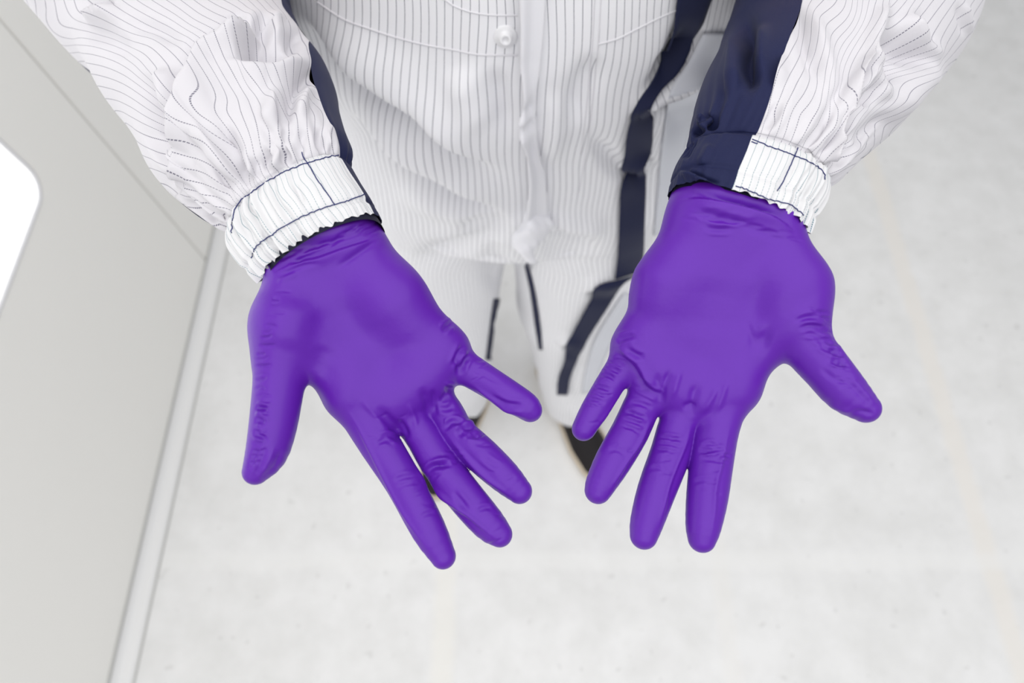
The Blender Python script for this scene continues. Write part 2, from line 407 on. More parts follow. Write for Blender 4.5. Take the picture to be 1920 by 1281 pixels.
A_st = [
 # folds at the wrist
 ('o', 1.5, 9, c1([(940,225),(860,260),(700,310),(560,360),(420,390),(320,440)])),
 ('v', 1.2, 7, c1([(900,190),(800,220),(640,270),(500,300),(380,350)])),
 ('r', 1.0, 6, c1([(870,150),(700,190),(560,230),(430,290),(330,340)])),
 ('v', 1.0, 6, c1([(930,235),(840,300),(740,370),(650,430)])),
 ('v', 0.8, 5, c1([(330,470),(400,440),(500,400),(600,390)])),
 ('r', 0.8, 6, c1([(340,500),(400,470),(470,440)])),
 ('r', 0.6, 8, c1([(500,250),(640,230),(780,200)])),
 # palm hollow and mounds
 ('v', 1.4, 60, c1([(690,560),(740,760),(800,900)])),
 ('r', 2.2, 55, c1([(430,560),(400,720),(360,880)])),
 ('r', 1.6, 50, c1([(950,500),(1080,680),(1180,850)])),
 ('v', 1.6, 26, c1([(640,830),(600,920),(550,1000)])),
 ('v', 0.6, 20, c1([(620,640),(560,760),(560,860)])),
 ('c', 0.8, 5, c1([(1240,760),(1290,725),(1320,715)])), ('c', 1.1, 6, c1([(1400,880),(1360,930),(1340,1000)])),
 ('c', 1.0, 5, c1([(1375,830),(1340,880),(1310,960)])), ('r', 1.0, 6, c1([(1385,860),(1350,900),(1330,960)])),
 ('v', 0.8, 5, c1([(1300,900),(1330,940),(1340,1010)])),
 # webs
 ('v', 1.2, 9, c2([(985,560),(960,500),(900,430),(830,350)])), ('v', 1.2, 6, c2([(1000,540),(985,480),(950,420)])),
 ('v', 1.4, 9, c2([(1140,440),(1120,360),(1090,290),(1060,250)])), ('v', 1.3, 6, c2([(1150,420),(1150,330),(1135,250)])),
 ('v', 1.2, 6, c2([(1265,240),(1220,290),(1160,360)])), ('c', 0.9, 5, c2([(1260,270),(1230,260),(1200,260)])),
 ('c', 0.8, 5, c2([(830,540),(900,520),(980,540)])), ('c', 0.7, 4, c2([(820,560),(880,545),(930,555)])),
 ('r', 0.8, 6, c2([(740,300),(820,400),(900,500)])), ('r', 0.7, 5, c2([(1000,330),(1040,420),(1050,500)])),
 ('c', 0.8, 5, c2([(1160,360),(1210,370),(1260,350)])),
 # index
 ('c', 0.6, 5, c2([(920,770),(980,745),(1060,740)])), ('c', 0.5, 4, c2([(930,800),(1000,775),(1070,770)])), ('c', 0.4, 4, c2([(1060,960),(1110,940),(1160,930)])),
 ('r', 0.80, 3.6, c2([(640,330),(720,450),(800,600),(880,760),(960,910),(1050,1050),(1150,1180)])),
 # middle
 ('c', 1.5, 6, c2([(1250,690),(1200,680),(1140,690),(1100,740)])), ('c', 1.0, 5, c2([(1240,665),(1180,675),(1130,690)])), ('c', 0.8, 5, c2([(1240,720),(1180,710),(1120,760)])),
 ('r', 1.28, 4.2, c2([(1030,620),(1080,740),(1180,840),(1280,910),(1350,960),(1450,1050),(1520,1110)])),
 ('c', 0.8, 5, c2([(1240,810),(1290,870),(1340,930)])), ('c', 0.5, 4, c2([(1370,930),(1420,910),(1470,910)])),
 # ring
 ('c', 1.6, 6, c2([(1265,530),(1300,490),(1340,475),(1390,490)])), ('c', 1.0, 5, c2([(1300,520),(1340,510),(1390,510)])),
 ('c', 1.1, 5, c2([(1180,460),(1210,470),(1250,440),(1330,460)])), ('r', 0.7, 5, c2([(1280,480),(1320,500)])),
 ('r', 0.96, 4.2, c2([(1200,480),(1290,600),(1400,720),(1500,800),(1600,870)])), ('v', 0.6, 7, c2([(1270,540),(1330,620),(1420,700),(1500,760)])),
 ('c', 0.5, 5, c2([(1400,620),(1450,660),(1520,700)])),
 # little finger
 ('r', 0.96, 3.6, c2([(1330,220),(1440,300),(1560,380),(1680,430)])), ('c', 0.8, 5, c2([(1440,290),(1530,340),(1600,350),(1660,350)])),
 ('v', 0.6, 5, c2([(1330,140),(1430,190),(1520,240)])), ('r', 0.7, 5, c2([(1500,340),(1580,370),(1660,410)])),
 # thumb
 ('c', 1.2, 5, c2([(170,360),(210,365),(240,385)])), ('c', 1.0, 5, c2([(165,430),(200,430),(220,460)])), ('c', 0.8, 4, c2([(160,480),(200,520),(250,540)])),
 ('v', 0.8, 5, c2([(190,560),(160,640),(140,720)])), ('v', 0.6, 5, c2([(240,560),(200,660),(160,760)])), ('r', 0.6, 5, c2([(280,560),(240,660),(180,760)])),
 ('v', 0.5, 5, c2([(320,580),(280,680),(220,740)])),
]
mic = []
for k in range(26):     # fine horizontal tension wrinkles on the outer side of the thumb and wrist
    y = 545 + k * 13.0 + rng.uniform(-3, 3); x = 476 + (0 if k > 9 else (10 - k) * 3.6) - (max(0, k - 18)) * 1.5
    L = rng.uniform(18, 40); a = rng.uniform(-8, 6)
    mic.append(('v', rng.uniform(0.3, 0.8), 2.6, [(x, y + a * .2), (x + L/2, y + rng.uniform(-2, 2)), (x + L, y + a)]))
for k in range(16):     # gathers round the wrist
    x = 510 + k * 13; y = 500 - k * 5.4 + rng.uniform(-10, 14)
    mic.append(('v', rng.uniform(0.3, 0.7), 3.2, [(x, y), (x + 14, y - 9 + rng.uniform(-4, 4)), (x + 36, y - 18)]))
for ax, ay, bx, by, n_ in ((700,800,770,800,5),(748,880,800,915,5),(800,960,850,960,3),(860,850,820,880,6),(880,800,910,830,5),(930,880,960,880,3),(900,690,890,720,4),(930,1000,960,960,4)):
    for k in range(n_):
        t = rng.uniform(0, 1); cx_, cy_ = ax + (bx-ax)*t + rng.uniform(-10, 10), ay + (by-ay)*t + rng.uniform(-22, 22); q = rng.uniform(10, 22); an = rng.uniform(-0.5, 0.1)
        mic.append(('v', rng.uniform(0.18, 0.4), 2.4, [(cx_ - q*math.cos(an), cy_ - q*math.sin(an)), (cx_, cy_ + 2), (cx_ + q*math.cos(an), cy_ + q*math.sin(an))]))
gloveA = make_glove(A_ch, A_pm, A_st, mic, 'purple nitrile glove on the right hand, middle and ring fingers slightly bent')

# left hand of the person (right in the photograph)
B_ch = [
 [(1482,590,.380,52),(1515,650,.374,46),(1552,695,.368,43),(1585,734,.363,40),(1622,765,.360,28)],
 [(1368,732,.392,40),(1345,800,.387,40),(1334,865,.381,39.5),(1326,930,.375,38),(1319,983,.370,33),(1316,1010,.368,26)],
 [(1304,742,.395,37),(1273,792,.392,35),(1257,850,.387,37),(1231,920,.380,35.5),(1213,978,.376,31),(1207,1004,.374,26)],
 [(1238,716,.397,36),(1210,748,.395,34),(1182,808,.390,35),(1150,864,.385,34),(1128,904,.382,29),(1121,920,.381,25)],
 [(1188,662,.398,33),(1166,688,.397,29),(1141,724,.395,26.5),(1113,770,.392,25),(1097,800,.391,23),(1094,805,.391,22)],
]
B_pm = [((1330,322,.398,48),(1318,398,.388,50)),((1410,330,.398,48),(1434,428,.387,50)),
 ((1318,398,.388,52),(1255,530,.391,52)),((1255,530,.391,52),(1200,648,.397,42)),((1340,410,.387,52),(1240,712,.396,38)),
 ((1370,415,.387,52),(1304,738,.395,38)),((1400,420,.386,52),(1368,728,.391,39)),((1434,428,.386,50),(1486,540,.382,56)),
 ((1486,540,.382,56),(1492,605,.378,55)),((1465,605,.384,44),(1385,690,.391,38)),
 ((1368,730,.391,36),(1304,738,.395,36)),((1304,738,.395,36),(1240,712,.397,36)),((1240,712,.397,36),(1196,655,.398,36))]
c3 = lambda p: T(p, 1040, 320, 2.909)
c4 = lambda p: T(p, 1040, 620, 2.909)
B_st = [
 ('o', 1.7, 9, c3([(1310,390),(1290,320),(1200,250),(1060,200),(900,165),(780,150),(650,165)])),
 ('v', 1.2, 6, c3([(690,120),(760,110),(900,140),(1040,180),(1200,230),(1300,290)])),
 ('c', 0.9, 6, c3([(760,225),(880,240),(1000,245)])), ('c', 0.8, 6, c3([(820,270),(940,265),(1060,270)])), ('r', 0.8, 7, c3([(850,215),(1000,255),(1120,250)])),
 ('v', 0.7, 8, c3([(1000,300),(1150,340),(1250,400)])), ('c', 0.6, 5, c3([(800,310),(900,320),(980,315)])),
 ('v', 1.6, 65, c3([(860,560),(840,760),(830,930)])), ('r', 2.6, 55, c3([(1080,450),(1220,620),(1330,760)])),
 ('r', 1.6, 45, c3([(560,480),(480,640),(430,800)])), ('v', 1.8, 20, c3([(1040,930),(1120,930),(1190,950)])), ('r', 1.0, 16, c3([(1060,880),(1110,870),(1150,890)])),
 ('c', 0.8, 5, c3([(1300,830),(1380,800),(1460,800)])), ('c', 0.9, 5, c3([(1320,860),(1400,850),(1500,880)])), ('c', 0.8, 5, c3([(1400,910),(1470,930),(1530,940)])), ('c', 0.9, 5, c3([(1430,940),(1500,980),(1550,1000)])),
 ('c', 0.7, 5, c3([(1350,880),(1430,890),(1480,900)])),
 # little finger root, webs
 ('s', 1.6, 8, c4([(315,85),(370,130),(440,190),(500,290),(560,350)])), ('c', 0.9, 5, c4([(330,60),(400,35),(450,30)])), ('c', 0.9, 5, c4([(380,90),(440,130),(500,150)])),
 ('v', 1.4, 9, c4([(590,440),(575,370),(560,290),(570,210)])), ('v', 1.5, 7, c4([(580,400),(600,300),(640,200)])),
 ('v', 1.4, 9, c4([(755,480),(750,420),(760,350),(790,270)])), ('v', 1.0, 6, c4([(690,420),(740,410),(760,430)])),
 ('c', 1.2, 5, c4([(430,290),(490,320),(550,350),(590,380)])), ('c', 0.8, 5, c4([(440,250),(500,300),(560,330)])),
 ('r', 0.8, 6, c4([(690,200),(660,300),(640,380)])), ('r', 0.8, 6, c4([(900,290),(850,380),(800,460)])), ('r', 0.8, 6, c4([(950,250),(900,400),(870,480)])),
 # index
 ('c', 0.7, 4, c4([(770,660),(860,650),(960,660)])), ('c', 0.8, 4, c4([(860,690),(920,680),(970,690)])), ('c', 0.6, 4, c4([(780,700),(860,705),(960,720)])), ('c', 0.6, 4, c4([(790,640),(850,620),(900,640)])),
 ('r', 0.72, 4.2, c4([(960,500),(920,680),(880,850),(870,1000),(850,1150)])), ('c', 0.4, 4, c4([(740,830),(820,815),(900,820)])),
 # middle
 ('c', 0.8, 4, c4([(555,580),(640,590),(710,600)])), ('c', 0.7, 4, c4([(545,620),(630,620),(700,640)])), ('c', 0.6, 4, c4([(540,650),(620,650),(680,665)])), ('c', 0.4, 4, c4([(500,760),(560,750),(640,780)])),
 ('r', 1.04, 4.2, c4([(760,480),(720,600),(670,720),(620,850),(590,980),(560,1100)])),
 # ring
 ('c', 0.8, 4, c4([(380,440),(450,460),(510,490)])), ('c', 0.7, 4, c4([(360,480),(430,500),(500,520)])), ('c', 0.6, 4, c4([(350,510),(420,530),(480,560)])), ('c', 0.6, 4, c4([(400,390),(470,400),(540,430)])), ('c', 0.5, 4, c4([(280,660),(340,650),(400,690)])),
 ('r', 0.88, 3.6, c4([(560,440),(510,520),(460,620),(390,720),(330,820),(280,900)])),
 # little
 ('c', 0.7, 4, c4([(240,235),(290,240),(340,270)])), ('c', 0.6, 4, c4([(260,200),(310,205),(370,235)])), ('c', 0.6, 4, c4([(280,160),(330,170),(390,190)])), ('c', 0.6, 4, c4([(210,300),(270,310),(320,330)])), ('c', 0.5, 4, c4([(170,370),(230,380),(280,400)])),
 ('r', 0.72, 3.6, c4([(420,270),(340,380),(260,490),(200,570)])),
 # thumb
 ('c', 1.2, 5, c4([(1600,185),(1540,170),(1500,150)])), ('c', 0.9, 5, c4([(1590,160),(1540,130),(1500,90)])), ('v', 0.7, 6, c4([(1440,200),(1520,260),(1620,300)])), ('v', 0.6, 6, c4([(1560,230),(1650,330),(1740,420)])),
 ('r', 0.7, 6, c4([(1600,240),(1690,340),(1770,430)])), ('v', 0.8, 5, c4([(1580,450),(1660,440),(1760,460)])), ('r', 0.6, 5, c4([(1480,400),(1600,440),(1700,430)])), ('c', 0.6, 5, c4([(1490,90),(1560,120),(1590,140)])),
]
mic = []
for k in range(22):
    t = k / 21; x = 1556 + 40 * t; y = 585 + 110 * t; L = rng.uniform(16, 48)
    mic.append(('v', rng.uniform(0.25, 0.6), 2.6, [(x + 4, y), (x - L/2, y - 3 + rng.uniform(-3, 3)), (x - L, y - rng.uniform(0, 12))]))
for k in range(9):
    t = k / 8; x = 1150 - 55 * t; y = 672 + 85 * t
    mic.append(('v', rng.uniform(0.3, 0.6), 2.4, [(x - 4, y), (x + 14, y + 3), (x + 30, y + rng.uniform(4, 14))]))
for k in range(14):
    x = 1275 + k * 15; y = 398 + k * 3 + rng.uniform(-6, 16)
    mic.append(('v', rng.uniform(0.2, 0.5), 3.2, [(x, y), (x + 16, y + rng.uniform(-2, 5)), (x + 40, y + 6)]))
for ax, ay, n_ in ((1335,850,7),(1330,900,4),(1255,830,7),(1240,880,5),(1190,790,7),(1165,840,5),(1130,720,5),(1110,780,3),(1590,720,7)):
    for k in range(n_):
        cx_, cy_ = ax + rng.uniform(-16, 16), ay + rng.uniform(-24, 24); q = rng.uniform(9, 20); an = rng.uniform(-0.2, 0.45)
        mic.append(('v', rng.uniform(0.2, 0.42), 2.3, [(cx_ - q*math.cos(an), cy_ - q*math.sin(an)), (cx_, cy_ + 1.5), (cx_ + q*math.cos(an), cy_ + q*math.sin(an))]))
gloveB = make_glove(B_ch, B_pm, B_st, mic, 'purple nitrile glove on the left hand, fingers spread and thumb stretched outward')

# ---- lofted sleeves and cuffs -------------------------------------------
def interp_stations(st, n):
    """catmull-rom through station rows"""
    st = np.array(st, float); m = len(st) - 1; q = np.vstack([2*st[0]-st[1], st, 2*st[-1]-st[-2]]); out = []
    for s in np.linspace(0, m, n):
        i = min(int(s), m - 1); t = s - i; a, b_, c, d = q[i], q[i+1], q[i+2], q[i+3]
        out.append(0.5 * ((2*b_) + (c-a)*t + (2*a-5*b_+4*c-d)*t*t + (3*b_-a-3*c+d)*t**3))
    return np.array(out)
class Loft:
    """tube through rings given by their left and right outline points in the photograph, depth and flatness"""
    def __init__(s, stations, ns):
        R = interp_stations(stations, ns); s.n = ns
        s.C = np.array([P((r[0]+r[2])/2, (r[1]+r[3])/2, r[4]) for r in R])
        s.a = np.hypot(R[:, 2]-R[:, 0], R[:, 3]-R[:, 1]) / 2 / F * R[:, 4]; s.b = s.a * R[:, 5]
        chord = np.array([P(r[2], r[3], r[4]) - P(r[0], r[1], r[4]) for r in R])
        Tn = np.gradient(s.C, axis=0); Tn /= np.linalg.norm(Tn, axis=1, keepdims=True)
        s.S = chord / np.linalg.norm(chord, axis=1, keepdims=True)
        s.Nn = np.cross(s.S, Tn); s.Nn /= np.linalg.norm(s.Nn, axis=1, keepdims=True)
        s.Nn *= np.sign(-(s.Nn * (s.C - CP)).sum(1))[:, None]
        s.pw = 1.0; s.len = np.concatenate([[0], np.cumsum(np.linalg.norm(np.diff(s.C, axis=0), axis=1))])
    def pos(s, i, th):
        return s.C[i] + s.S[i] * s.a[i] * np.cos(th)[:, None] + s.Nn[i] * s.b[i] * (np.sign(np.sin(th)) * np.abs(np.sin(th)) ** s.pw)[:, None]
    def theta_at(s, i, pxy):
        q = P(pxy[0], pxy[1], (s.C[i] - CP) @ FW - s.b[i] * 0.5)
        return math.acos(max(-0.995, min(0.995, (q - s.C[i]) @ s.S[i] / s.a[i])))
    def grid(s, ths):
        """ths: (ns, nt) angles -> vertices, faces"""
        V = np.vstack([s.pos(i, ths[i]) for i in range(s.n)]); nt_ = ths.shape[1]
        i, j = np.meshgrid(np.arange(s.n - 1), np.arange(nt_ - 1), indexing='ij'); a = (i * nt_ + j).ravel()
        return V, np.stack([a, a + 1, a + nt_ + 1, a + nt_], 1)
    def boundary(s, pts):
        """angle where a traced seam line crosses each ring"""
        pts = np.array(smooth_pts(pts, 6)); U, Vv, _ = px(s.C); out = []
        for i in range(s.n):
            cu, cv_ = U[i], Vv[i]; su, sv, _ = px((s.C[i] + s.S[i] * 0.01)[None]); d = np.array([su[0]-cu, sv[0]-cv_]); d /= np.linalg.norm(d)
            nrm = np.array([-d[1], d[0]]); off = s.b[i] * 0.35 * F / 0.42
            r = (pts - [cu, cv_]) @ nrm; k = np.argmin(np.abs(r)); x = (pts[k] - [cu, cv_]) @ d
            out.append(math.acos(max(-0.97, min(0.97, x / (s.a[i] * F / ((s.C[i] - CP) @ FW))))))
        o = np.array(out); ker = np.ones(9) / 9; return np.convolve(np.pad(o, 4, mode='edge'), ker, 'valid')

def rbf(samples):
    """thin plate field through (x, y, value) samples"""
    s = np.array(samples, float); X = s[:, :2] / 100; n = len(s)
    r2 = ((X[:, None] - X[None])**2).sum(-1); K = 0.5 * r2 * np.log(r2 + 1e-9) + np.eye(n) * 0.10
    Pm = np.hstack([np.ones((n, 1)), X]); A_ = np.block([[K, Pm], [Pm.T, np.zeros((3, 3))]])
    wts = np.linalg.solve(A_, np.concatenate([s[:, 2], np.zeros(3)]))
    def f(u, v):
        Q = np.stack([u, v], 1) / 100; r2 = ((Q[:, None] - X[None])**2).sum(-1)
        return (0.5 * r2 * np.log(r2 + 1e-9)) @ wts[:n] + wts[n] + Q @ wts[n+1:]
    return f
def orient(Fc, V):
    """make faces point outwards (away from the tube axis)"""
    n = normals(V, Fc); c = V.mean(0)
    return Fc
def build_panel(name, loft, ths, m, parent, strokes, stripe, label=None, gather=None, nfix=None, off=0.0):
    V, Fc = loft.grid(ths); nt_ = ths.shape[1]
    if 'cuff' in name and strokes is not None and name != 'cuff_lining':      # wavy elastic hem
        T_ = np.gradient(loft.C, axis=0); T_ /= np.linalg.norm(T_, axis=1, keepdims=True); s0 = np.repeat(loft.len, nt_); t0 = ths.ravel()
        wv = (np.sin(t0*26 + 2*np.sin(t0*5)) * .6 + np.sin(t0*41 + 1) * .4) * 0.0011 * np.exp(-s0/0.004) * (0.35 if 'side' in name else 1.0)
        V = V + np.repeat(T_, nt_, axis=0) * wv[:, None]
    ctr = np.repeat(loft.C, nt_, axis=0); Nn = normals(V, Fc)
    if ((V - ctr) * Nn).sum() < 0: Fc = Fc[:, ::-1]; Nn = -Nn
    u0, v0, _ = px(V)
    sidx = np.repeat(loft.len, nt_); th = ths.ravel()
    if gather is not None: V = V + Nn * (gather(sidx, th, V) + off)[:, None]; Nn = normals(V, Fc)
    V = sculpt(V, Nn, [(k_[0], k_[1] * (1.9 if m is not M_CUFF else 1.2)) + tuple(k_[2:]) for k_ in strokes])
    at = {}
    if stripe is not None:
        at['stripe'] = stripe(u0, v0, sidx, th); at['along'] = sidx / 0.0011
    o = mesh_obj(name, V, Fc, m, parent, attrs=at)
    if label: tag(o, label)
    return o

# -------- sleeve on the left of the photograph
k4a = lambda p: T(p, 0, 0, 4.0)
k4b = lambda p: T(p, 240, 220, 4.0)
SA = [(449,463,666,323,.3985,.60),(442,446,652,303,.4005,.64),(388,414,650,276,.406,.72),(330,372,646,246,.420,.78),(275,300,634,192,.448,.76),(215,205,612,132,.485,.76),
      (160,118,575,72,.518,.78),(95,60,545,18,.545,.80),(40,-20,540,-70,.556,.82),(60,-150,560,-190,.545,.82),(150,-330,610,-350,.50,.8),(250,-520,700,-520,.46,.75)]
def lin_rows(loft, t0, t1, n): return np.stack([np.linspace(t0[i], t1[i], n) for i in range(loft.n)])
def stripe_samples(lines):
    out = []
    for idx, pts in lines:
        for p in pts: out.append((p[0], p[1], idx))
    return out
R1 = stripe_samples([(k, k4a(p)) for k, p in (
 (-4, [(1080,1140),(1180,1190),(1280,1240)]), (-3, [(960,990),(1080,1060),(1180,1115)]), (-1, [(820,780),(960,840),(1140,940)]),
 (0, [(750,680),(900,740),(1030,800),(1120,870)]), (2, [(670,510),(860,570),(1000,640),(1060,690),(1180,850)]), (4, [(560,310),(700,370),(870,430),(980,500),(1100,670),(1240,850)]),
 (6, [(540,200),(600,250),(760,290),(930,350),(1110,500),(1250,700),(1360,860)]), (8, [(730,170),(900,250),(1000,290),(1130,300),(1240,400),(1400,630)]),
 (10, [(780,0),(840,70),(1000,160),(1250,260),(1400,340),(1510,500)]), (12, [(960,0),(1200,150),(1400,270),(1600,380)]), (14, [(1190,0),(1460,200),(1735,320)]),
 (16, [(1400,0),(1640,180),(1840,240)]), (18, [(1600,0),(1760,100),(1860,200)]), (20.5, [(1900,60),(1960,160),(2000,240)]), (23, [(2100,100),(2160,260),(2240,420)]),
 (9, [(580,0),(610,100)]), (7, [(430,0),(470,100),(460,180),(540,290)]), (5, [(310,0),(330,80),(290,160),(400,270)]), (3, [(170,0),(190,120),(250,230)]))])
R2 = stripe_samples([(k, k4b(p)) for k, p in (
 (0, [(410,150),(560,200),(650,260),(740,380),(800,480)]), (-2, [(410,330),(560,370),(690,440),(790,570)]), (-4, [(410,490),(480,530),(600,560),(715,585)]),
 (-6, [(480,640),(620,695),(760,715)]), (-7, [(600,770),(700,790),(770,765)]), (2, [(400,-60),(480,20),(600,100),(700,190),(820,400),(900,520)]),
 (4, [(540,-80),(600,0),(760,160),(860,340),(930,460)]), (6, [(740,-60),(820,0),(890,150),(930,330),(1000,480)]), (8, [(940,-100),(990,0),(1030,150),(1050,300),(1100,440)]),
 (10, [(1120,-100),(1150,0),(1170,150),(1220,300),(1260,380)]), (12, [(1300,-60),(1300,80),(1330,200),(1370,320)]), (14, [(1440,-60),(1420,60),(1440,200),(1470,300)]), (16, [(1560,-40),(1540,120),(1570,260)]))]
 + [(k, k4a(p)) for k, p in ((2.5, [(1440,620),(1500,760)]), (4, [(1510,540),(1620,740)]), (6, [(1620,540),(1760,740)]), (8, [(1740,500),(1900,700)]),(10,[(1840,380),(1860,560)]),(12,[(1960,330),(2000,560)]),(14,[(2120,400),(2160,560)]),(16,[(2280,460),(2300,700)]))])
fR1, fR2 = rbf(R1), rbf(R2)
edgeA = k4a([(2300,120),(2000,200),(1880,270),(1780,310),(1640,370),(1540,440),(1490,560),(1440,700),(1400,830),(1360,950),(1345,1080),(1360,1200),(1420,1320),(1300,1500)])
def stripeA(u, v, s_, th):
    r, sd, tt = seg_dist(u, v, smooth_pts(edgeA, 4))
    return np.where(sd > 0, fR1(u, v), fR2(u, v))
foldsA = [
 ('o', 9.0, 22, edgeA[1:-2], 0.18),
 ('v', 7.0, 17, k4a([(1080,500),(1120,700),(1150,900),(1180,1060),(1240,1200)])), ('r', 5.0, 24, k4a([(1230,480),(1260,700),(1300,900)])),
 ('o', -7.0, 16, k4a([(600,150),(700,100),(820,60),(880,10)])), ('v', 3.0, 14, k4a([(900,180),(1100,190),(1250,250),(1400,330)])), ('v', 4.0, 24, k4a([(540,200),(700,230),(900,350),(1000,450)])),
 ('v', 5.0, 16, k4a([(1700,120),(1780,230),(1850,290)])), ('r', 4.0, 18, k4a([(1880,40),(1880,200),(1820,290),(1640,370)])),
 ('v', 9.0, 20, k4a([(1780,420),(1900,440),(2040,460),(2160,440)])), ('v', 6.0, 18, k4a([(2000,100),(1960,250),(1900,380),(1800,480)])), ('r', 6.0, 17, k4a([(1560,580),(1700,570),(1900,590),(2100,560),(2300,470),(2390,440)])),
 ('v', 4.0, 15, k4a([(2260,200),(2200,330),(2230,420)])), ('r', 3.0, 14, k4a([(2080,60),(2060,200),(2100,330)])),
 ('v', 4.5, 14, k4a([(2390,470),(2300,580),(2200,700),(2150,850),(2120,980)])), ('r', 3.0, 14, k4a([(2320,600),(2260,760),(2250,900)])), ('r', 3.0, 16, k4a([(2100,640),(2040,820),(2010,1000)])),
 ('v', 3.5, 14, k4a([(1620,900),(1700,1080),(1800,1250),(1850,1340)])), ('r', 4.5, 20, k4a([(1440,1000),(1530,1000),(1620,1100),(1700,1260),(1780,1400)])),
 ('v', 5.0, 13, k4b([(700,30),(760,200),(840,380),(900,500),(890,570)])), ('r', 3.0, 12, k4b([(820,230),(890,370),(930,480)])), ('v', 3.0, 10, k4b([(650,300),(720,470),(770,600),(800,650)])),
 ('v', 3.0, 10, k4b([(1080,200),(1040,330),(1040,440)])), ('r', 2.0, 9, k4b([(1170,170),(1100,300),(1090,430)])), ('v', 2.5, 9, k4b([(1220,60),(1170,180),(1190,320),(1230,380)])),
 ('v', 2.0, 8, k4b([(960,280),(960,400),(1000,490)])), ('v', 2.0, 9, k4b([(1330,60),(1300,200),(1340,300)])), ('v', 1.8, 8, k4b([(1460,60),(1440,180),(1470,270)])), ('r', 1.8, 8, k4b([(1530,40),(1500,150),(1530,260)])),
 ('o', 5.0, 11, k4b([(260,150),(300,230),(370,330),(370,440),(350,540)])), ('v', 2.0, 9, k4b([(420,600),(560,700),(700,770)])), ('v', 2.5, 9, k4b([(540,740),(650,760),(760,740)])),
 ('v', 4.0, 12, k4b([(190,0),(220,150),(280,270),(370,370)])), ('r', 2.5, 9, k4b([(300,0),(330,120),(360,260)])),
]
bndA = [(-400,-400+0)]  # placeholder, replaced below
LA = Loft(SA, 260)
tb = LA.boundary([(708,400),(648,288),(638,270),(628,235),(612,190),(600,150),(592,108),(560,82),(548,50),(535,0),(520,-100),(560,-250),(640,-520)])
tb = np.clip(tb, 0.12, 0.75)
def gatherA(s_, th, V):
    e = np.exp(-s_ / 0.035)                                  # gathered into the cuff seam
    g = np.sin(th * 19 + 1.5*np.sin(th*5)) * 0.0016 * e + np.sin(th * 33 + 2) * 0.0009 * e
    far = np.clip((s_ - 0.008) / 0.03, 0, 1)
    return g * np.clip((s_ - 0.006) / 0.01, 0, 1) + vnoise(V, 45, 3) * 0.004 * far + vnoise(V, 120, 5) * 0.0008 * far - 0.0038 * np.exp(-(s_ / 0.0085)**2)
sleeveA = build_panel('sleeve', LA, lin_rows(LA, tb, np.full(LA.n, PI + 0.22), 300), M_WHITE, person, foldsA, stripeA, 'white pinstriped sleeve bunched into deep folds', gatherA)
build_panel('underarm_panel', LA, lin_rows(LA, np.full(LA.n, PI + 0.22 - 2*PI), tb, 120), M_NAVY, sleeveA, [], None, 'navy panel along the inner side of the sleeve', gatherA)

# cuff
CA = [(500,532,712,408,.3870,.64),(466,506,696,376,.3890,.64),(445,477,672,338,.3950,.64),(442,446,652,303,.400,.62)]
def build_cuff(stn, tbl, th0, th1, strokes, freq, gth, stripe_rate, lab, inner, navy_front=True, flare=0.0):
    L = Loft(stn, 90); L.pw = 0.80; tbl = L.boundary(tbl) if not np.isscalar(tbl) else np.full(L.n, tbl)
    def gather(s_, th, V):
        e = 0.35 + 0.65 * np.exp(-(s_ / 0.006)**2); k = gth(th)
        w_ = np.sin(th * freq + 2.2 * np.sin(th * 3.1) + s_ * 60) * 0.0009 + np.sin(th * freq * 1.9 + 1 + s_ * 90) * 0.0005
        lip = -0.0022 * np.exp(-((s_ - 0.010) / 0.0016)**2) - 0.0022 * np.exp(-((s_ - L.len[-1]) / 0.002)**2)
        return w_ * k * 1.7 * (0.6 + e) + lip * 0.6
    return L, tbl, gather
def shift_hem(L, V, nt_, amp, freq):   # wavy lower edge
    return V
LCA, tbA, gaA = build_cuff(CA, [(716,404),(706,392),(690,366),(668,328),(650,292),(646,285)], 0, 0, [], 24, lambda th: np.clip((th - 0.9) / 0.9, 0.12, 1), 1, '', None)
tbA = np.clip(tbA, 0.10, 0.6)
def stripe_cuffA(u, v, s_, th): return th * 11.0 + 0.25 * np.sin(th * 9) + 0.1*np.sin(s_*300+th*7)
cuffA = build_panel('cuff', LCA, lin_rows(LCA, tbA, np.full(90, PI + 0.25), 320), M_CUFF, sleeveA,
    [('v', 1.0, 4, k4b([(880,600),(930,680),(1000,800)])), ('v', 0.9, 4, k4b([(1000,560),(1070,680),(1130,780)])), ('r', 1.0, 5, k4b([(1100,480),(1150,600),(1230,720)])),
     ('v', 0.9, 4, k4b([(1240,480),(1290,580),(1330,680)])), ('v', 1.2, 5, k4b([(820,700),(880,820),(960,930)])), ('v', 0.8, 4, k4b([(1010,840),(1040,900),(1080,960)]))],
    stripe_cuffA, 'white elastic cuff with navy stitching over the glove', gaA)
cuffA_n = build_panel('cuff_side', LCA, lin_rows(LCA, np.full(90, PI + 0.25 - 2*PI), tbA, 120), M_NAVY, sleeveA, [], None, 'navy side of the cuff', gaA)
LIA = Loft([(512,543,716,424,.3850,.67),(505,532,706,406,.3870,.62),(498,520,694,394,.3900,.56)], 30); LIA.pw = 0.80
th_ = np.tile(np.linspace(-PI, PI, 161), (30, 1)); build_panel('cuff_lining', LIA, th_, M_LINING, sleeveA, [], None, 'black lining showing below the cuff edge', None)

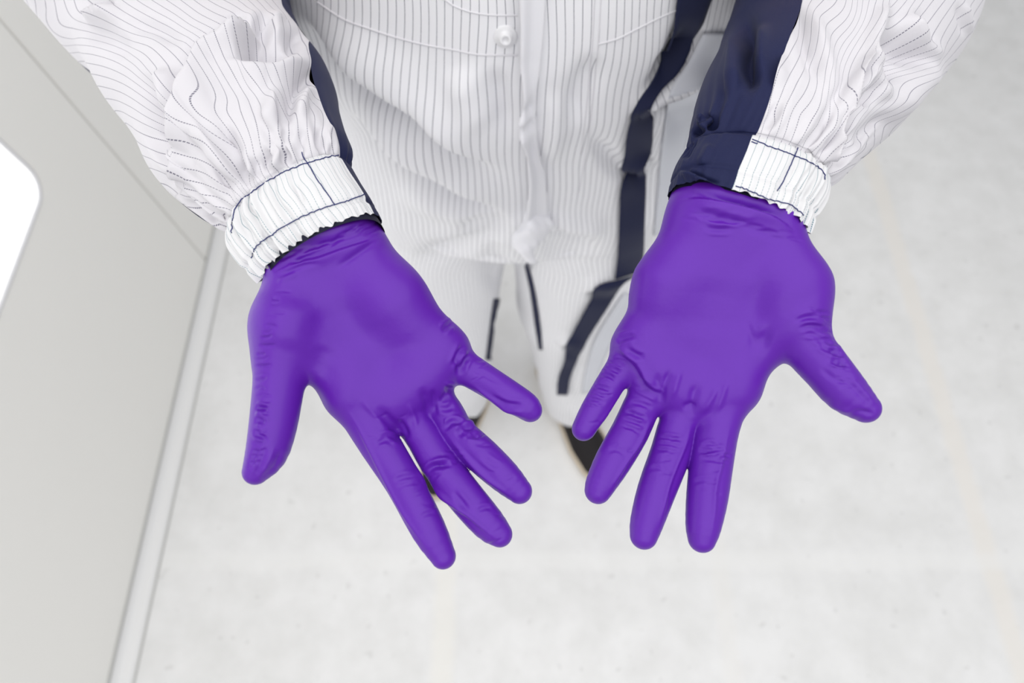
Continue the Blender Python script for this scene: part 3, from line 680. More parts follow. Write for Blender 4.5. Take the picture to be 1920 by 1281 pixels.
# -------- sleeve on the right of the photograph
k5 = lambda p: T(p, 1240, 0, 5.333)
k7 = lambda p: T(p, 1560, 0, 2.667)
k6 = lambda p: T(p, 1240, 160, 4.27)
SB = [(1283,295,1537,368,.3985,.58),(1289,276,1543,352,.4005,.62),(1303,232,1586,326,.408,.72),(1306,190,1640,278,.430,.78),(1322,130,1705,220,.465,.78),(1352,76,1768,150,.500,.78),(1378,18,1812,70,.53,.8),
      (1392,-50,1828,-30,.548,.82),(1390,-150,1800,-150,.545,.82),(1340,-330,1750,-330,.50,.8),(1230,-520,1660,-520,.46,.75)]
R3 = stripe_samples([(k, k5(p)) for k, p in ((0, [(1250,0),(1220,130),(1140,290)]), (1, [(1305,0),(1305,150),(1180,380),(1110,590)]), (2, [(1355,0),(1375,200),(1310,380),(1130,740),(1060,900),(1030,1080),(930,1280)]),
 (3, [(1410,100),(1440,280),(1330,540),(1150,900),(1110,1100),(1030,1280)]), (4, [(1560,0),(1470,150),(1495,380),(1300,800),(1130,1280)]), (5, [(1700,0),(1530,180),(1510,260),(1540,520),(1400,830),(1220,1280)]),
 (6, [(1820,0),(1600,220),(1560,400),(1580,620),(1540,800),(1400,1060),(1310,1280)]), (7, [(1900,60),(1650,340),(1610,500),(1622,790),(1560,990),(1410,1280)]), (8, [(1910,180),(1700,450),(1650,650),(1660,950),(1510,1280)]),
 (9, [(1910,310),(1740,600),(1690,800),(1700,1060),(1630,1280)]))]
 + [(k, k6(p)) for k, p in ((1, [(800,250),(740,330),(700,430)]), (3, [(950,50),(880,330),(830,470)]), (5, [(1120,30),(1000,230),(960,330),(910,480)]), (7, [(1290,20),(1130,230),(1060,500)]), (9, [(1340,230),(1230,400),(1140,560)]), (11, [(1440,200),(1300,440),(1200,600)]), (13, [(1460,330),(1280,600)]))]
 + [(k, k7(p)) for k, p in ((10, [(155,0),(100,180),(20,330)]), (12, [(245,0),(150,180),(80,330),(40,470)]))])
R4 = stripe_samples([(k, k7(p)) for k, p in ((15, [(390,20),(345,80),(225,150),(190,300),(160,400),(70,530)]), (17, [(470,0),(410,80),(430,160),(330,210),(220,240),(190,380),(75,640)]),
 (19, [(560,50),(480,150),(500,230),(380,300),(250,320),(220,470),(60,700)]), (21, [(640,60),(530,220),(530,290),(400,330),(270,370),(260,500),(130,690)]), (23, [(660,180),(580,290),(440,360),(330,400),(290,500),(160,690)]), (25, [(530,370),(420,430),(340,480),(230,640)]), (26, [(480,420),(380,520),(270,620)]))] + [(k, k6(p)) for k, p in ((20, [(1600,230),(1500,380),(1300,640)]), (23, [(1640,420),(1480,540),(1320,680)]), (25, [(1700,520),(1560,620),(1330,730)]))])
fR4 = rbf(R4)
edgeB = k7([(330,-60),(270,60),(205,190),(150,330),(100,430),(75,530),(60,640),(10,760),(-60,900)])
def stripeB(u, v, s_, th):
    r, sd, tt = seg_dist(u, v, smooth_pts(edgeB, 4)); return np.where(sd > 0, fR3(u, v), fR4(u, v))
fR3 = rbf(R3)
foldsB = [
 ('v', 8.0, 22, k7([(225,190),(260,260),(300,350),(330,430)])), ('r', 6.0, 18, k7([(210,210),(190,300),(150,400),(80,540)])), ('r', 6.0, 18, k7([(330,60),(400,130),(470,230),(560,300)])),
 ('v', 8.0, 20, k7([(270,130),(340,210),(440,290),(500,330)])), ('o', -5.0, 9, k7([(170,300),(150,330),(100,430),(75,530),(60,640),(40,720),(0,830)]), 0.1), ('r', 4.0, 14, k7([(300,0),(240,90),(200,200),(140,350)])),
 ('v', 4.0, 14, k7([(400,40),(470,170),(510,280)])), ('r', 3.0, 12, k7([(240,300),(240,420),(270,520)])), ('v', 4.0, 14, k7([(150,540),(180,480),(220,400)])), ('v', 3.0, 12, k7([(300,560),(200,640),(110,740)])),
 ('s', 2.5, 8, k7([(640,0),(665,90),(680,190)])), ('r', 5.0, 22, k7([(580,310),(450,400),(340,520),(250,620)])),
 ('v', 5.0, 18, k5([(1330,0),(1420,200),(1480,420),(1560,640),(1640,900)])), ('r', 4.0, 18, k5([(1440,0),(1500,220),(1560,420),(1640,700),(1720,1000)])), ('r', 3.5, 18, k5([(1180,500),(1140,700),(1180,900)])),
 ('v', 3.0, 10, k6([(1330,160),(1340,260),(1280,400),(1130,560)])), ('v', 3.0, 9, k6([(1460,200),(1440,330),(1330,480),(1230,600)])), ('r', 2.5, 8, k6([(1400,200),(1380,320),(1280,460),(1180,590)])), ('v', 3.0, 8, k6([(1540,260),(1430,430),(1300,610)])), ('r', 2.5, 8, k6([(1500,230),(1460,400),(1280,590)])),
 ('v', 2.5, 7, k6([(1560,420),(1440,560),(1320,680)])), ('v', 2.0, 10, k6([(930,100),(900,230),(800,370)])),
]
foldsBn = [('v', 7.0, 16, k5([(880,60),(860,300),(860,600),(900,850),(950,950)])), ('r', 4.0, 16, k5([(720,250),(740,500),(720,800),(640,1000)])), ('v', 5.0, 9, k6([(400,220),(395,290),(400,370)])), ('r', 4.0, 8, k6([(350,230),(340,300),(350,370)])),
 ('r', 3.5, 14, k5([(1020,200),(980,500),(960,800)])), ('v', 4.0, 9, k6([(280,330),(300,370),(320,400)]))]
LB = Loft(SB, 260)
tbB = LB.boundary([(1395,258),(1400,240),(1427,169),(1439,120),(1456,47),(1467,0),(1475,-100),(1440,-330),(1320,-520)])
sleeveB = build_panel('sleeve', LB, lin_rows(LB, tbB, np.full(LB.n, -0.5), 300), M_WHITE, person, foldsB, stripeB, 'white pinstriped sleeve with a wide navy panel and a billowing elbow', gatherA)
build_panel('underarm_panel', LB, lin_rows(LB, tbB, np.full(LB.n, 2*PI - 0.5), 200), M_NAVY, sleeveB, foldsBn, None, 'navy panel running down the sleeve to the cuff', gatherA)
CB = [(1257,358,1500,447,.3860,.62),(1261,336,1514,424,.3880,.62),(1269,308,1535,390,.3935,.62),(1289,276,1543,352,.400,.60)]
LCB, tbCB, gaB = build_cuff(CB, [(1349,364),(1358,346),(1375,305),(1395,258),(1397,250)], 0, 0, [], 24, lambda th: np.clip((1.55 - th) / 0.9, 0.12, 1), 1, '', None)
cuffB = build_panel('cuff', LCB, lin_rows(LCB, tbCB, np.full(90, -0.5), 300), M_CUFF, sleeveB,
    [('v', 1.0, 4, k6([(1180,640),(1130,760),(1060,900)])), ('v', 1.0, 4, k6([(1240,660),(1170,800),(1090,950)])), ('r', 1.0, 4, k6([(1210,650),(1150,780),(1080,920)])), ('v', 0.8, 4, k6([(1080,600),(1030,720),(980,880)]))],
    lambda u, v, s_, th: th * 11.5 + 0.2 * np.sin(th * 9), 'white and navy elastic cuff with navy stitching over the glove', gaB)
build_panel('cuff_side', LCB, lin_rows(LCB, tbCB, np.full(90, 2*PI - 0.5), 200), M_NAVY, sleeveB,
    [('v', 2.5, 8, k6([(300,400),(230,460),(160,600)])), ('r', 3.0, 7, k6([(120,700),(200,720),(330,770),(460,840)])), ('v', 2.0, 4, k6([(150,680),(250,700),(380,760),(500,790)])), ('r', 2, 10, k6([(420,460),(360,560),(300,680)]))], None, 'navy side of the cuff', gaB)
LIB = Loft([(1262,360,1495,446,.3855,.56),(1272,330,1510,408,.3890,.56),(1290,290,1530,360,.3950,.56)], 30)
build_panel('cuff_lining', LIB, th_, M_LINING, sleeveB, [], None, 'dark lining inside the cuff', None)

# ---- torso and trousers: one coverall -----------------------------------
prof = np.array([  # z, centre x, centre y, half width, half depth
 (1.52, 0.0, .640, .085, .080), (1.47, 0.0, .640, .190, .100), (1.40, 0.0, .640, .225, .130), (1.30, 0.0, .635, .250, .158), (1.22, 0.0, .630, .255, .168), (1.15, 0.0, .628, .252, .170),
 (1.08, 0.0, .628, .246, .160), (1.00, 0.0, .632, .256, .166), (0.93, 0.0, .632, .262, .172), (0.87, 0.0, .630, .252, .158), (0.82, 0.0, .625, .22, .09)])
LEGL = [((.122,.625,.90),(.138,.610,.50),.136,.124),((.138,.610,.50),(.176,.575,.15),.124,.104),((.176,.575,.15),(.182,.560,.060),.104,.100)]
LEGR = [((-.110,.620,.90),(-.140,.605,.50),.125,.108),((-.140,.605,.50),(-.158,.575,.15),.108,.100),((-.158,.575,.15),(-.160,.565,.060),.100,.098)]
def body_field(Pt):
    z = Pt[:, 2]; zr = prof[::-1, 0]
    cx_, cy_, a, b_ = (np.interp(z, zr, prof[::-1, k]) for k in (1, 2, 3, 4))
    r = np.sqrt(((Pt[:, 0] - cx_) / a)**2 + ((Pt[:, 1] - cy_) / b_)**2)
    d = (r - 1) * np.minimum(a, b_) * 0.8
    d = np.maximum(d, np.maximum(z - 1.52, 0.82 - z))
    for leg in (LEGL, LEGR):
        e = None
        for a_, c_, ra, rb in leg:
            q = cone_sdf(Pt, np.array(a_), np.array(c_), ra, rb); e = q if e is None else smin(e, q, 0.02)
        e = np.maximum(e, 0.045 - z)
        d = smin(d, e, 0.025)
    for sx in (-1, 1):      # shoulders running into the sleeves
        d = smin(d, cone_sdf(Pt, np.array([sx*.10, .645, 1.440]), np.array([sx*.215, .625, 1.385]), .078, .090), 0.03)
        d = smin(d, cone_sdf(Pt, np.array([sx*.215, .625, 1.385]), np.array([sx*.275, .57, 1.335]), .090, .070), 0.02)
    return d
V, Fc = surface(body_field, (-.37, .40, .03), (.37, .86, 1.56), 0.004)
V = relax(V, Fc, 6); Nn = normals(V, Fc)
V = V + Nn * (vnoise(V, 26, 11) * 0.004 + vnoise(V * [1, 1, 0.6], 60, 12) * 0.0018)[:, None]; Nn = normals(V, Fc)
k8 = lambda p: T(p, 580, 0, 2.56)
k9 = lambda p: T(p, 780, 420, 2.372)
body_folds = [
 ('o', 10, 24, k8([(-60,60),(60,170),(200,290),(400,440),(560,560),(760,720),(960,840)])),      # belly drape
 ('o', 10, 20, k8([(160,520),(320,620),(520,760),(700,880),(900,1010),(990,1080)])),             # second drape
 ('v', 9, 26, k8([(160,300),(300,440),(460,540),(620,640)])), ('v', 8, 22, k8([(380,740),(560,840),(760,960),(960,1060)])), ('r', 6, 20, k8([(380,900),(620,990),(850,1060),(980,1090)])),
 ('v', 8, 16, k8([(480,1225),(700,1200),(860,1150),(980,1090)])), ('v', 8, 18, k8([(700,1075),(850,1085),(980,1090)])), ('v', 7, 15, k8([(1150,1100),(1250,1150),(1400,1210)])), ('r', 7, 18, k8([(1130,1060),(1300,1080),(1450,1090)])),
 ('o', -9, 15, k8([(1960,300),(1840,380),(1740,440),(1620,500),(1520,570)])), ('v', 6, 16, k8([(1640,760),(1500,820),(1380,700),(1320,720)])), ('o', -8, 13, k8([(1650,740),(1570,800),(1490,850)])),
 ('v', 6, 24, k8([(1400,250),(1300,450),(1230,640)])), ('r', 6, 30, k8([(700,300),(760,480),(850,640)])), ('v', 5, 20, k8([(880,300),(920,480),(980,700)])), ('r', 5, 22, k8([(1200,420),(1180,600),(1140,800)])),
 ('v', 6, 18, k8([(1830,60),(1740,300),(1600,480)])), ('v', 7, 14, k8([(1900,120),(1780,260),(1660,360)])), ('v', 6, 14, k8([(1960,400),(1820,520),(1700,700)])),
 ('o', -8, 12, k9([(1000,220),(900,250),(800,270),(740,330)])), ('o', -6, 10, k9([(720,560),(680,520),(640,560)])), ('v', 5, 18, k9([(760,160),(640,120),(560,60)])), ('v', 5, 26, k9([(300,60),(360,200),(330,330)])),
]
Vb = sculpt(V, Nn, [(k_[0], k_[1] * (2.8 if k_[0] == 'o' else 2.3)) + tuple(k_[2:]) for k_ in body_folds])
u_, v_, _ = px(Vb)
def wrap_len(Q, cx_, cy_, a_, b_):
    "length of cloth measured round the body from its middle front, so the pinstripes stay upright on the flanks too"
    t = np.arctan2((Q[:, 0] - cx_) / a_, -(Q[:, 1] - cy_) / b_); g = np.linspace(0, PI, 400)
    L = np.concatenate([[0], np.cumsum(np.hypot(a_*np.cos(g[1:]), b_*np.sin(g[1:])) * (g[1] - g[0]))])
    return np.sign(t) * np.interp(np.abs(t), g, L)
tor = wrap_len(V, 0, .632, .25, .165)
lg = np.where(V[:, 0] > 0, .135 + wrap_len(V - [.145, .595, 0], 0, 0, .118, .118), -.135 + wrap_len(V - [-.145, .595, 0], 0, 0, .115, .115))
kz = np.clip((V[:, 2] - .78) / .12, 0, 1); kz = kz * kz * (3 - 2 * kz)
st = (tor * kz + lg * (1 - kz)) / 0.0077 + vnoise(V, 22, 21) * 0.8 + 0.25 + 0.35 * vnoise(V, 70, 22)
coverall = mesh_obj('coverall', Vb, Fc, M_BODY, person, attrs={'stripe': st, 'along': Vb[:, 2] / 0.003})
tag(coverall, 'white pinstriped coverall, torso and trousers in one piece, draped towards the crotch')
bvh = BVHTree.FromPolygons([tuple(p) for p in Vb], [tuple(f) for f in Fc])

def hit(u, v, trees=None):
    o = Vector(CP); d = (Vector(P(u, v, 1.0)) - o).normalized(); best = None
    for t in (trees or [bvh]):
        h = t.ray_cast(o, d)
        if h[0] is not None and (best is None or h[3] < best[2]): best = (h[0], h[1], h[3])
    return best
def resample(pts, step):
    p = np.array(smooth_pts(pts, 6)); L = np.concatenate([[0], np.cumsum(np.hypot(*(p[1:] - p[:-1]).T))]); n = max(2, int(L[-1] / step))
    q = np.linspace(0, L[-1], n + 1); return np.stack([np.interp(q, L, p[:, 0]), np.interp(q, L, p[:, 1])], 1)
def drape(name, left, right, m, parent, off=0.0015, rows=60, cols=10, *, wave=None, thick=0.0015, maxjump=0.05, label=None, smooth_it=3):
    """a strip of cloth laid on the garment between two traced edges"""
    def res(e): 
        p = np.array(smooth_pts(e, 6)); L = np.concatenate([[0], np.cumsum(np.hypot(*(p[1:]-p[:-1]).T))]); q = np.linspace(0, L[-1], rows)
        return np.stack([np.interp(q, L, p[:, 0]), np.interp(q, L, p[:, 1])], 1)
    a, b_ = res(left), res(right); G_ = np.zeros((rows, cols, 3)); Nm = np.zeros((rows, cols, 3)); ok = np.zeros((rows, cols), bool)
    for i in range(rows):
        for j in range(cols):
            t = j / (cols - 1); q = a[i] * (1 - t) + b_[i] * t; h = hit(*q)
            if h: G_[i, j] = h[0]; Nm[i, j] = h[1]; ok[i, j] = True
    for it in range(3):     # fill gaps from neighbours
        for i in range(rows):
            for j in range(cols):
                if not ok[i, j]:
                    for di, dj in ((0, -1), (0, 1), (-1, 0), (1, 0)):
                        x, y = i + di, j + dj
                        if 0 <= x < rows and 0 <= y < cols and ok[x, y]: G_[i, j] = G_[x, y]; Nm[i, j] = Nm[x, y]; ok[i, j] = True; break
    for _ in range(smooth_it):
        H = G_.copy(); H[1:-1] = (G_[:-2] + 2 * G_[1:-1] + G_[2:]) / 4; G_ = H; H = Nm.copy(); H[1:-1] = (Nm[:-2] + 2*Nm[1:-1] + Nm[2:]) / 4; Nm = H
    Nm /= np.linalg.norm(Nm, axis=2, keepdims=True) + 1e-9
    off_ = np.full((rows, cols), off)
    if wave is not None: off_ = off_ + wave(np.arange(rows)[:, None] / rows, np.arange(cols)[None] / (cols - 1))
    top = G_ + Nm * off_[..., None]; bot = G_ + Nm * (off_ - thick)[..., None]
    V = np.vstack([top.reshape(-1, 3), bot.reshape(-1, 3)]); n = rows * cols; Fq = []
    for i in range(rows - 1):
        for j in range(cols - 1):
            k = i * cols + j
            if np.linalg.norm(G_[i, j] - G_[i+1, j]) > maxjump: continue
            Fq += [(k, k + cols, k + cols + 1, k + 1), (n + k, n + k + 1, n + k + cols + 1, n + k + cols)]
            if j == 0: Fq.append((k, n + k, n + k + cols, k + cols))
            if j == cols - 2: Fq.append((k + 1, k + cols + 1, n + k + cols + 1, n + k + 1))
    for j in range(cols - 1): Fq += [(j, j + 1, n + j + 1, n + j), ((rows-1)*cols + j, n + (rows-1)*cols + j, n + (rows-1)*cols + j + 1, (rows-1)*cols + j + 1)]
    stp = V[:, 0] / 0.0077 + 0.3
    o = mesh_obj(name, V, Fq, m, parent, attrs={'stripe': stp, 'along': V[:, 2] / 0.003})
    if label: tag(o, label)
    return o
def tube(name, pts, r, m, parent, nseg=6, closed=False):
    p = np.array(pts, float); n = len(p); Tn = np.gradient(p, axis=0); Tn /= np.linalg.norm(Tn, axis=1, keepdims=True) + 1e-12
    ref = np.array([0.3, 0.2, 1.0]); A1 = np.cross(Tn, ref); A1 /= np.linalg.norm(A1, axis=1, keepdims=True); A2 = np.cross(Tn, A1)
    rr = np.full(n, r) if np.isscalar(r) else np.asarray(r)
    V = np.vstack([p[i] + rr[i] * (np.cos(a) * A1[i] + np.sin(a) * A2[i])[None] for i in range(n) for a in np.arange(nseg) * 2 * PI / nseg])
    Fq = [(i*nseg + k, i*nseg + (k+1) % nseg, (i+1)*nseg + (k+1) % nseg, (i+1)*nseg + k) for i in range(n - 1) for k in range(nseg)]
    return mesh_obj(name, V, Fq, m, parent)

# navy side stripe of torso and leg (image right), and inner leg stripes
drape('side_stripe', [(1290,-260),(1276,-130),(1268,-60),(1262,10),(1250,70),(1222,130),(1196,185),(1178,222),(1170,262),(1168,320),(1160,345),(1158,400),(1156,470),(1150,520)],
      [(1400,-260),(1372,-130),(1345,-60),(1318,15),(1296,80),(1268,140),(1232,178),(1218,210),(1218,262),(1208,300),(1206,330),(1204,400),(1202,470),(1192,510)], M_NAVYD, coverall, 0.007, 150, 10, smooth_it=1, label='navy side stripe running from armpit to thigh')
drape('side_stripe', [(1150,522),(1120,532),(1096,575),(1062,645),(1060,670),(1050,700),(1047,735)], [(1190,512),(1160,532),(1130,580),(1092,645),(1080,675),(1070,705),(1066,735)], M_NAVYD, coverall, 0.009, 60, 8, label='navy side stripe on the lower leg')
drape('inner_stripe', [(980,478),(994,540),(1004,610),(1011,655)], [(986,478),(1003,540),(1014,610),(1018,655)], M_NAVYD, coverall, 0.002, 30, 5, label='narrow navy stripe down the inside of the leg')
drape('inner_stripe', [(925,560),(918,610),(910,675)], [(936,560),(930,610),(921,675)], M_NAVYD, coverall, 0.002, 30, 5, label='narrow navy stripe down the inside of the leg')
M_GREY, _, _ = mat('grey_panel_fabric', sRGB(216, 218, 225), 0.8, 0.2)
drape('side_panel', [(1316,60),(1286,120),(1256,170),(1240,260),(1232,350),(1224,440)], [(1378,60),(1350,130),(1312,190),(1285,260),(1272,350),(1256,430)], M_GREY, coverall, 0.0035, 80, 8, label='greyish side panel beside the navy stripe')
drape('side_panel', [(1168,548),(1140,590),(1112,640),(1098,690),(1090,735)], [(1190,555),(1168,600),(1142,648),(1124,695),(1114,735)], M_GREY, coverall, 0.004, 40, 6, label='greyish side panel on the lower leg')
# front placket with its ruffled edge
drape('placket', [(968,-560),(970,-250),(972,-40),(974,40),(975,110),(982,160),(980,210),(984,260),(990,330),(985,400),(978,440)], [(1030,-560),(1026,-250),(1022,-40),(1018,40),(1012,110),(1006,160),(1006,210),(1012,260),(1022,330),(1026,400),(1022,440)], M_PLAIN, coverall, 0.008, 230, 14,
      wave=lambda s_, t: 0.004 * np.sin(s_ * 110 + 2*np.sin(s_*41)) * (1 - t) * np.clip((s_ - 0.64) * 12, 0, 1) * np.clip((0.92 - s_) * 12, 0, 1) + 0.010 * np.exp(-((t - 0.10) / 0.25)**2), thick=0.004, label='front placket with a ruffled edge')
for pts, nm, r in (([(1128,-30),(1123,60),(1118,120),(1110,200),(1098,290),(1085,360)], 'stitch_seam', 0.0007), ([(1116,-30),(1112,60),(1107,120),(1100,200),(1088,290)], 'stitch_seam', 0.0007),
                (k8([(40,10),(160,90),(280,135),(420,180),(560,215),(700,240),(820,262),(1000,264)]), 'pocket_seam', 0.0009), (k8([(640,-10),(700,30),(780,58),(880,72),(1000,73)]), 'pocket_seam', 0.0008),
                (k8([(1385,212),(1480,185),(1560,145),(1680,85),(1760,52)]), 'pocket_seam', 0.0009)):
    hp = [hit(*q) for q in resample(pts, 4)]; hp = [h for h in hp if h]
    tube(nm, [np.array(h[0]) + np.array(h[1]) * r * 0.4 for h in hp], r, M_SEAM, coverall)
# snap button
h = hit(948, 68); n_ = h[1]; zq = n_.to_track_quat('Z', 'Y').to_matrix().to_4x4(); zq.translation = h[0] + n_ * 0.001
def lathe(name, prof_, m, parent, M4, seg=28):
    V = []; Fq = []
    for r, z in prof_:
        for k in range(seg): a = 2*PI*k/seg; V.append(M4 @ Vector((r*1.3*math.cos(a), r*1.3*math.sin(a), z*1.3)))
    for i in range(len(prof_) - 1):
        for k in range(seg): Fq.append((i*seg+k, i*seg+(k+1) % seg, (i+1)*seg+(k+1) % seg, (i+1)*seg+k))
    return mesh_obj(name, [tuple(v) for v in V], Fq, m, parent)
lathe('snap_button', [(0.0001,-.002),(.0076,-.002),(.0080,.0002),(.0074,.0010),(.0052,.0008),(.0042,.0022),(.0042,.0040),(.0036,.0046),(.0022,.0044),(.0018,.0030),(.0001,.0030)], M_BUTTON, coverall, zq)

# gathered cloth knot at the crotch, hanging tab
def crumple(name, pts, m, parent, label):
    prims = [(P(*a[:3]), P(*b_[:3]), a[3]/F*a[2], b_[3]/F*b_[2]) for a, b_ in zip(pts[:-1], pts[1:])]
    def f(Pt):
        D = None
        for q in prims: d = cone_sdf(Pt, *q); D = d if D is None else smin(D, d, 0.006)
        return D + vnoise(Pt, 200, 5) * 0.007 + vnoise(Pt * [1, 1, 0.3], 500, 8) * 0.002
    E = np.vstack([[q[0], q[1]] for q in prims]); V, Fq = surface(f, E.min(0) - .03, E.max(0) + .03, 0.0018); V = relax(V, Fq, 1)
    o = mesh_obj(name, V, Fq, m, parent, attrs={'stripe': np.zeros(len(V)), 'along': np.zeros(len(V))}); tag(o, label); return o
hk = hit(1000, 440); dk = float((np.array(hk[0]) - CP) @ FW)
crumple('gathered_flap', [(1006,350,dk-.016,16),(1006,390,dk-.026,20),(1008,425,dk-.032,28),(988,446,dk-.032,22),(968,450,dk-.030,12),(985,466,dk-.030,14),(1004,495,dk-.026,5)], M_PLAIN, coverall, 'bunched end of the front flap hanging at the crotch')

# ---- stitching on cuffs
def obj_tree(o):
    me = o.data; return BVHTree.FromPolygons([v.co[:] for v in me.vertices], [p.vertices[:] for p in me.polygons])
treesA = [obj_tree(o) for o in (cuffA, cuffA_n, sleeveA)]; 
def stitch(name, pts, trees, parent, r=0.00033, jit=1.1, m=M_THREAD, step=3.0, dashed=False):
    q = resample(pts, step); Vs = []
    for k, (x, y) in enumerate(q):
        h = hit(x + rng.uniform(-jit, jit), y + rng.uniform(-jit, jit), trees)
        if h: Vs.append(np.array(h[0]) + (np.array(h[1]) * (1 if (Vector(CP) - h[0]).dot(h[1]) > 0 else -1)) * 0.0003)
    if len(Vs) > 3: return tube(name, Vs, r, m, parent, 5)
stitch('cuff_stitching', [(434,438),(436,410),(440,392),(455,372),(466,366),(480,355),(505,338),(545,318),(590,302),(620,294),(643,290)], treesA, sleeveA, step=4)
stitch('cuff_stitching', [(471,484),(478,466),(492,452),(510,441),(528,427),(556,412),(585,398),(628,384),(660,374),(684,364)], treesA, sleeveA, step=4)
stitch('cuff_stitching', [(566,286),(569,296),(580,312),(598,342),(615,365),(627,384)], treesA, sleeveA, jit=0.5, step=5)
treesB = [obj_tree(o) for o in person.children if o.name.startswith('sleeve')] + [obj_tree(cuffB)]
stitch('cuff_stitching', [(1394,257),(1420,265),(1440,275),(1465,283),(1492,293),(1520,305),(1535,314),(1546,328),(1546,336)], treesB, sleeveB, step=4)
stitch('cuff_stitching', [(1360,344),(1385,350),(1412,361),(1442,374),(1470,381),(1488,388),(1506,404)], treesB, sleeveB, step=4)
stitch('cuff_stitching', [(1496,276),(1489,294),(1478,318),(1466,345),(1457,358)], treesB, sleeveB, jit=0.4, step=5)
stitch('cuff_stitching', [(1395,259),(1408,266),(1420,270)], treesB, sleeveB, jit=0.4, step=3)

# ---- shoes
def make_shoe(toe, heel, label):
    toe, heel = np.array(toe), np.array(heel); ax = toe - heel; L = np.linalg.norm(ax); ax /= L; sd = np.array([ax[1], -ax[0]])
    def wdt(t): return np.interp(t, [0, .06, .2, .45, .7, .88, .97, 1], [.018, .030, .036, .037, .049, .044, .026, .010])
    def hgt(t): return np.interp(t, [0, .05, .2, .35, .5, .7, .88, 1], [.075, .092, .100, .096, .078, .060, .046, .022])
    ns, nt_ = 40, 32; V = []; Vs = []
    for i in range(ns):
        t = i / (ns - 1); c = heel + ax * t * L; w_ = wdt(t); h_ = hgt(t)
        for k in range(nt_):
            a = 2*PI*k/nt_; cx_, cz_ = math.cos(a), math.sin(a)
            x = w_ * math.copysign(abs(cx_)**0.75, cx_) * (1 - 0.25 * max(cz_, 0)); z = 0.022 + (h_ - 0.022) * max(cz_, 0) + 0.006 * min(cz_, 0)
            q = c + sd * x; V.append((q[0], q[1], z))
            x2 = (w_ + 0.004) * math.copysign(abs(cx_)**0.6, cx_); z2 = 0.0 if cz_ < -0.05 else 0.026
            q = c + sd * x2; Vs.append((q[0], q[1], z2))
    Fq = [(i*nt_+k, (i+1)*nt_+k, (i+1)*nt_+(k+1) % nt_, i*nt_+(k+1) % nt_) for i in range(ns-1) for k in range(nt_)]
    s_ = mesh_obj('shoe', V, Fq, M_SHOE, person); tag(s_, label)
    mesh_obj('sole', Vs, Fq, M_SOLE, s_, smooth=False)
make_shoe((.250,.325), (.088,.668), 'black slip-on shoe on the left foot, turned outward')
make_shoe((-.215,.285), (-.080,.600), 'black slip-on shoe on the right foot')

# ---- the body inside the clothes: head, neck, arms, one continuous skin (only its upper end would show from the side)
HC = np.array([0, .600, 1.665])
SH = np.array([0, .655, 1.43])
def arm_cones(sx, elbow, wrist):
    return [(np.array([sx*.155, .645, 1.42]), np.array(elbow), .044, .032), (np.array(elbow), np.array(wrist), .032, .024)]
eA, wA = P(350, 150, .520), P(585, 420, .418); eB, wB = P(1590, 110, .520), P(1380, 330, .412)
cores = arm_cones(-1, eA, wA) + arm_cones(1, eB, wB) + [
 (np.array([-.15, .645, 1.425]), np.array([.15, .645, 1.425]), .05, .05), (np.array([0, .645, 1.36]), np.array([0, .64, .92]), .095, .10),
 (np.array([-.06, .645, 1.34]), np.array([.06, .645, 1.34]), .09, .09), (np.array([0, .640, 1.42]), np.array([0, .618, 1.60]), .058, .052),
 (np.array([.10, .62, .90]), np.array([.15, .60, .48]), .085, .06), (np.array([.15, .60, .48]), np.array([.182, .60, .07]), .055, .038),
 (np.array([-.10, .62, .90]), np.array([-.14, .60, .48]), .085, .06), (np.array([-.14, .60, .48]), np.array([-.145, .60, .07]), .055, .038)]
def ell(Pt, c, r):
    q = (Pt - np.array(c)) / np.array(r); k = np.linalg.norm(q, axis=1); return (k - 1) * min(r)
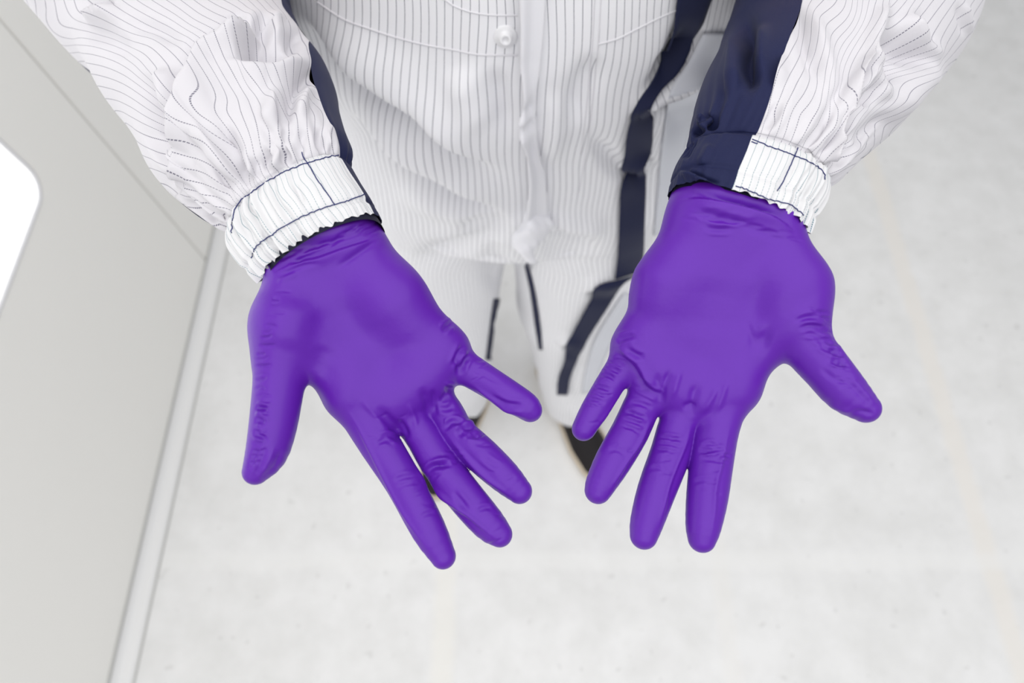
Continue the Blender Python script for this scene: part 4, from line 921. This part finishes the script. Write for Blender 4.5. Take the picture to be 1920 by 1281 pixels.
def skin_field(Pt):
    D = None
    for a_, b_, ra, rb in cores:
        d = cone_sdf(Pt, a_, b_, ra, rb); D = d if D is None else smin(D, d, 0.03)
    x, y, z = HC
    D = smin(D, ell(Pt, (x, y + .012, z + .025), (.076, .096, .100)), 0.02)           # skull
    D = smin(D, ell(Pt, (x, y - .022, z - .045), (.056, .066, .070)), 0.02)           # face and jaw
    D = smin(D, ell(Pt, (x, y - .066, z - .098), (.020, .018, .016)), 0.014)          # chin
    D = smin(D, cone_sdf(Pt, np.array([x, y - .082, z + .012]), np.array([x, y - .104, z - .028]), .008, .0125), 0.010)   # nose
    D = smin(D, cone_sdf(Pt, np.array([x - .040, y - .078, z + .024]), np.array([x + .040, y - .078, z + .024]), .009, .009), 0.014)  # brow
    for sx in (-1, 1):
        D = smin(D, ell(Pt, (x + sx*.078, y + .012, z - .005), (.011, .020, .032)), 0.006)      # ear
        D = smin(D, ell(Pt, (x + sx*.040, y - .062, z - .028), (.022, .020, .018)), 0.012)      # cheek
        D = -smin(-D, ell(Pt, (x + sx*.031, y - .094, z + .005), (.016, .014, .010)), 0.008)    # eye socket
    D = smin(D, ell(Pt, (x, y - .089, z - .058), (.024, .010, .006)), 0.005); D = smin(D, ell(Pt, (x, y - .087, z - .069), (.020, .010, .006)), 0.005)   # lips
    return D
V, Fc = surface(skin_field, (-.36, .16, .03), (.36, .80, 1.80), 0.0036) 
body = mesh_obj('body', V, Fc, M_SKIN, person)

# hood: close-fitting white cloth round the head with a face opening, and the eyes
def hood_field(Pt):
    x, y, z = HC
    D = ell(Pt, (x, y + .014, z + .022), (.092, .112, .114)); D = smin(D, ell(Pt, (x, y - .010, z - .050), (.078, .086, .086)), 0.02)
    D = smin(D, cone_sdf(Pt, np.array([0, .630, 1.58]), np.array([0, .640, 1.49]), .078, .105), 0.03)
    D = D + vnoise(Pt, 70, 31) * 0.0035
    op = ell(Pt, (x, y - .105, z - .030), (.054, .075, .074)); inner = skin_field(Pt) - 0.003
    return np.maximum(np.maximum(D, -op), 1.47 - Pt[:, 2])
V, Fc = surface(hood_field, (-.15, .44, 1.45), (.15, .78, 1.84), 0.0035); V = relax(V, Fc, 2)
tag(mesh_obj('hood', V, Fc, M_PLAIN, person), 'white cloth hood')
for sx in (-1, 1):
    bm = bmesh.new(); bmesh.ops.create_uvsphere(bm, u_segments=20, v_segments=12, radius=0.0115)
    me = bpy.data.meshes.new('eye'); bm.to_mesh(me); bm.free(); me.materials.append(M_SEAM)
    for p in me.polygons: p.use_smooth = True
    o = bpy.data.objects.new('eye', me); COL.objects.link(o); o.location = (HC[0] + sx*.031, HC[1] - .0755, HC[2] + .005); o.parent = body
    bm = bmesh.new(); bmesh.ops.create_uvsphere(bm, u_segments=16, v_segments=8, radius=0.0058)
    for v in bm.verts: v.co.y *= 0.45
    me = bpy.data.meshes.new('iris'); bm.to_mesh(me); bm.free(); me.materials.append(M_EYE)
    i_ = bpy.data.objects.new('iris', me); COL.objects.link(i_); i_.location = (HC[0] + sx*.031, HC[1] - .0850, HC[2] + .003); i_.parent = body
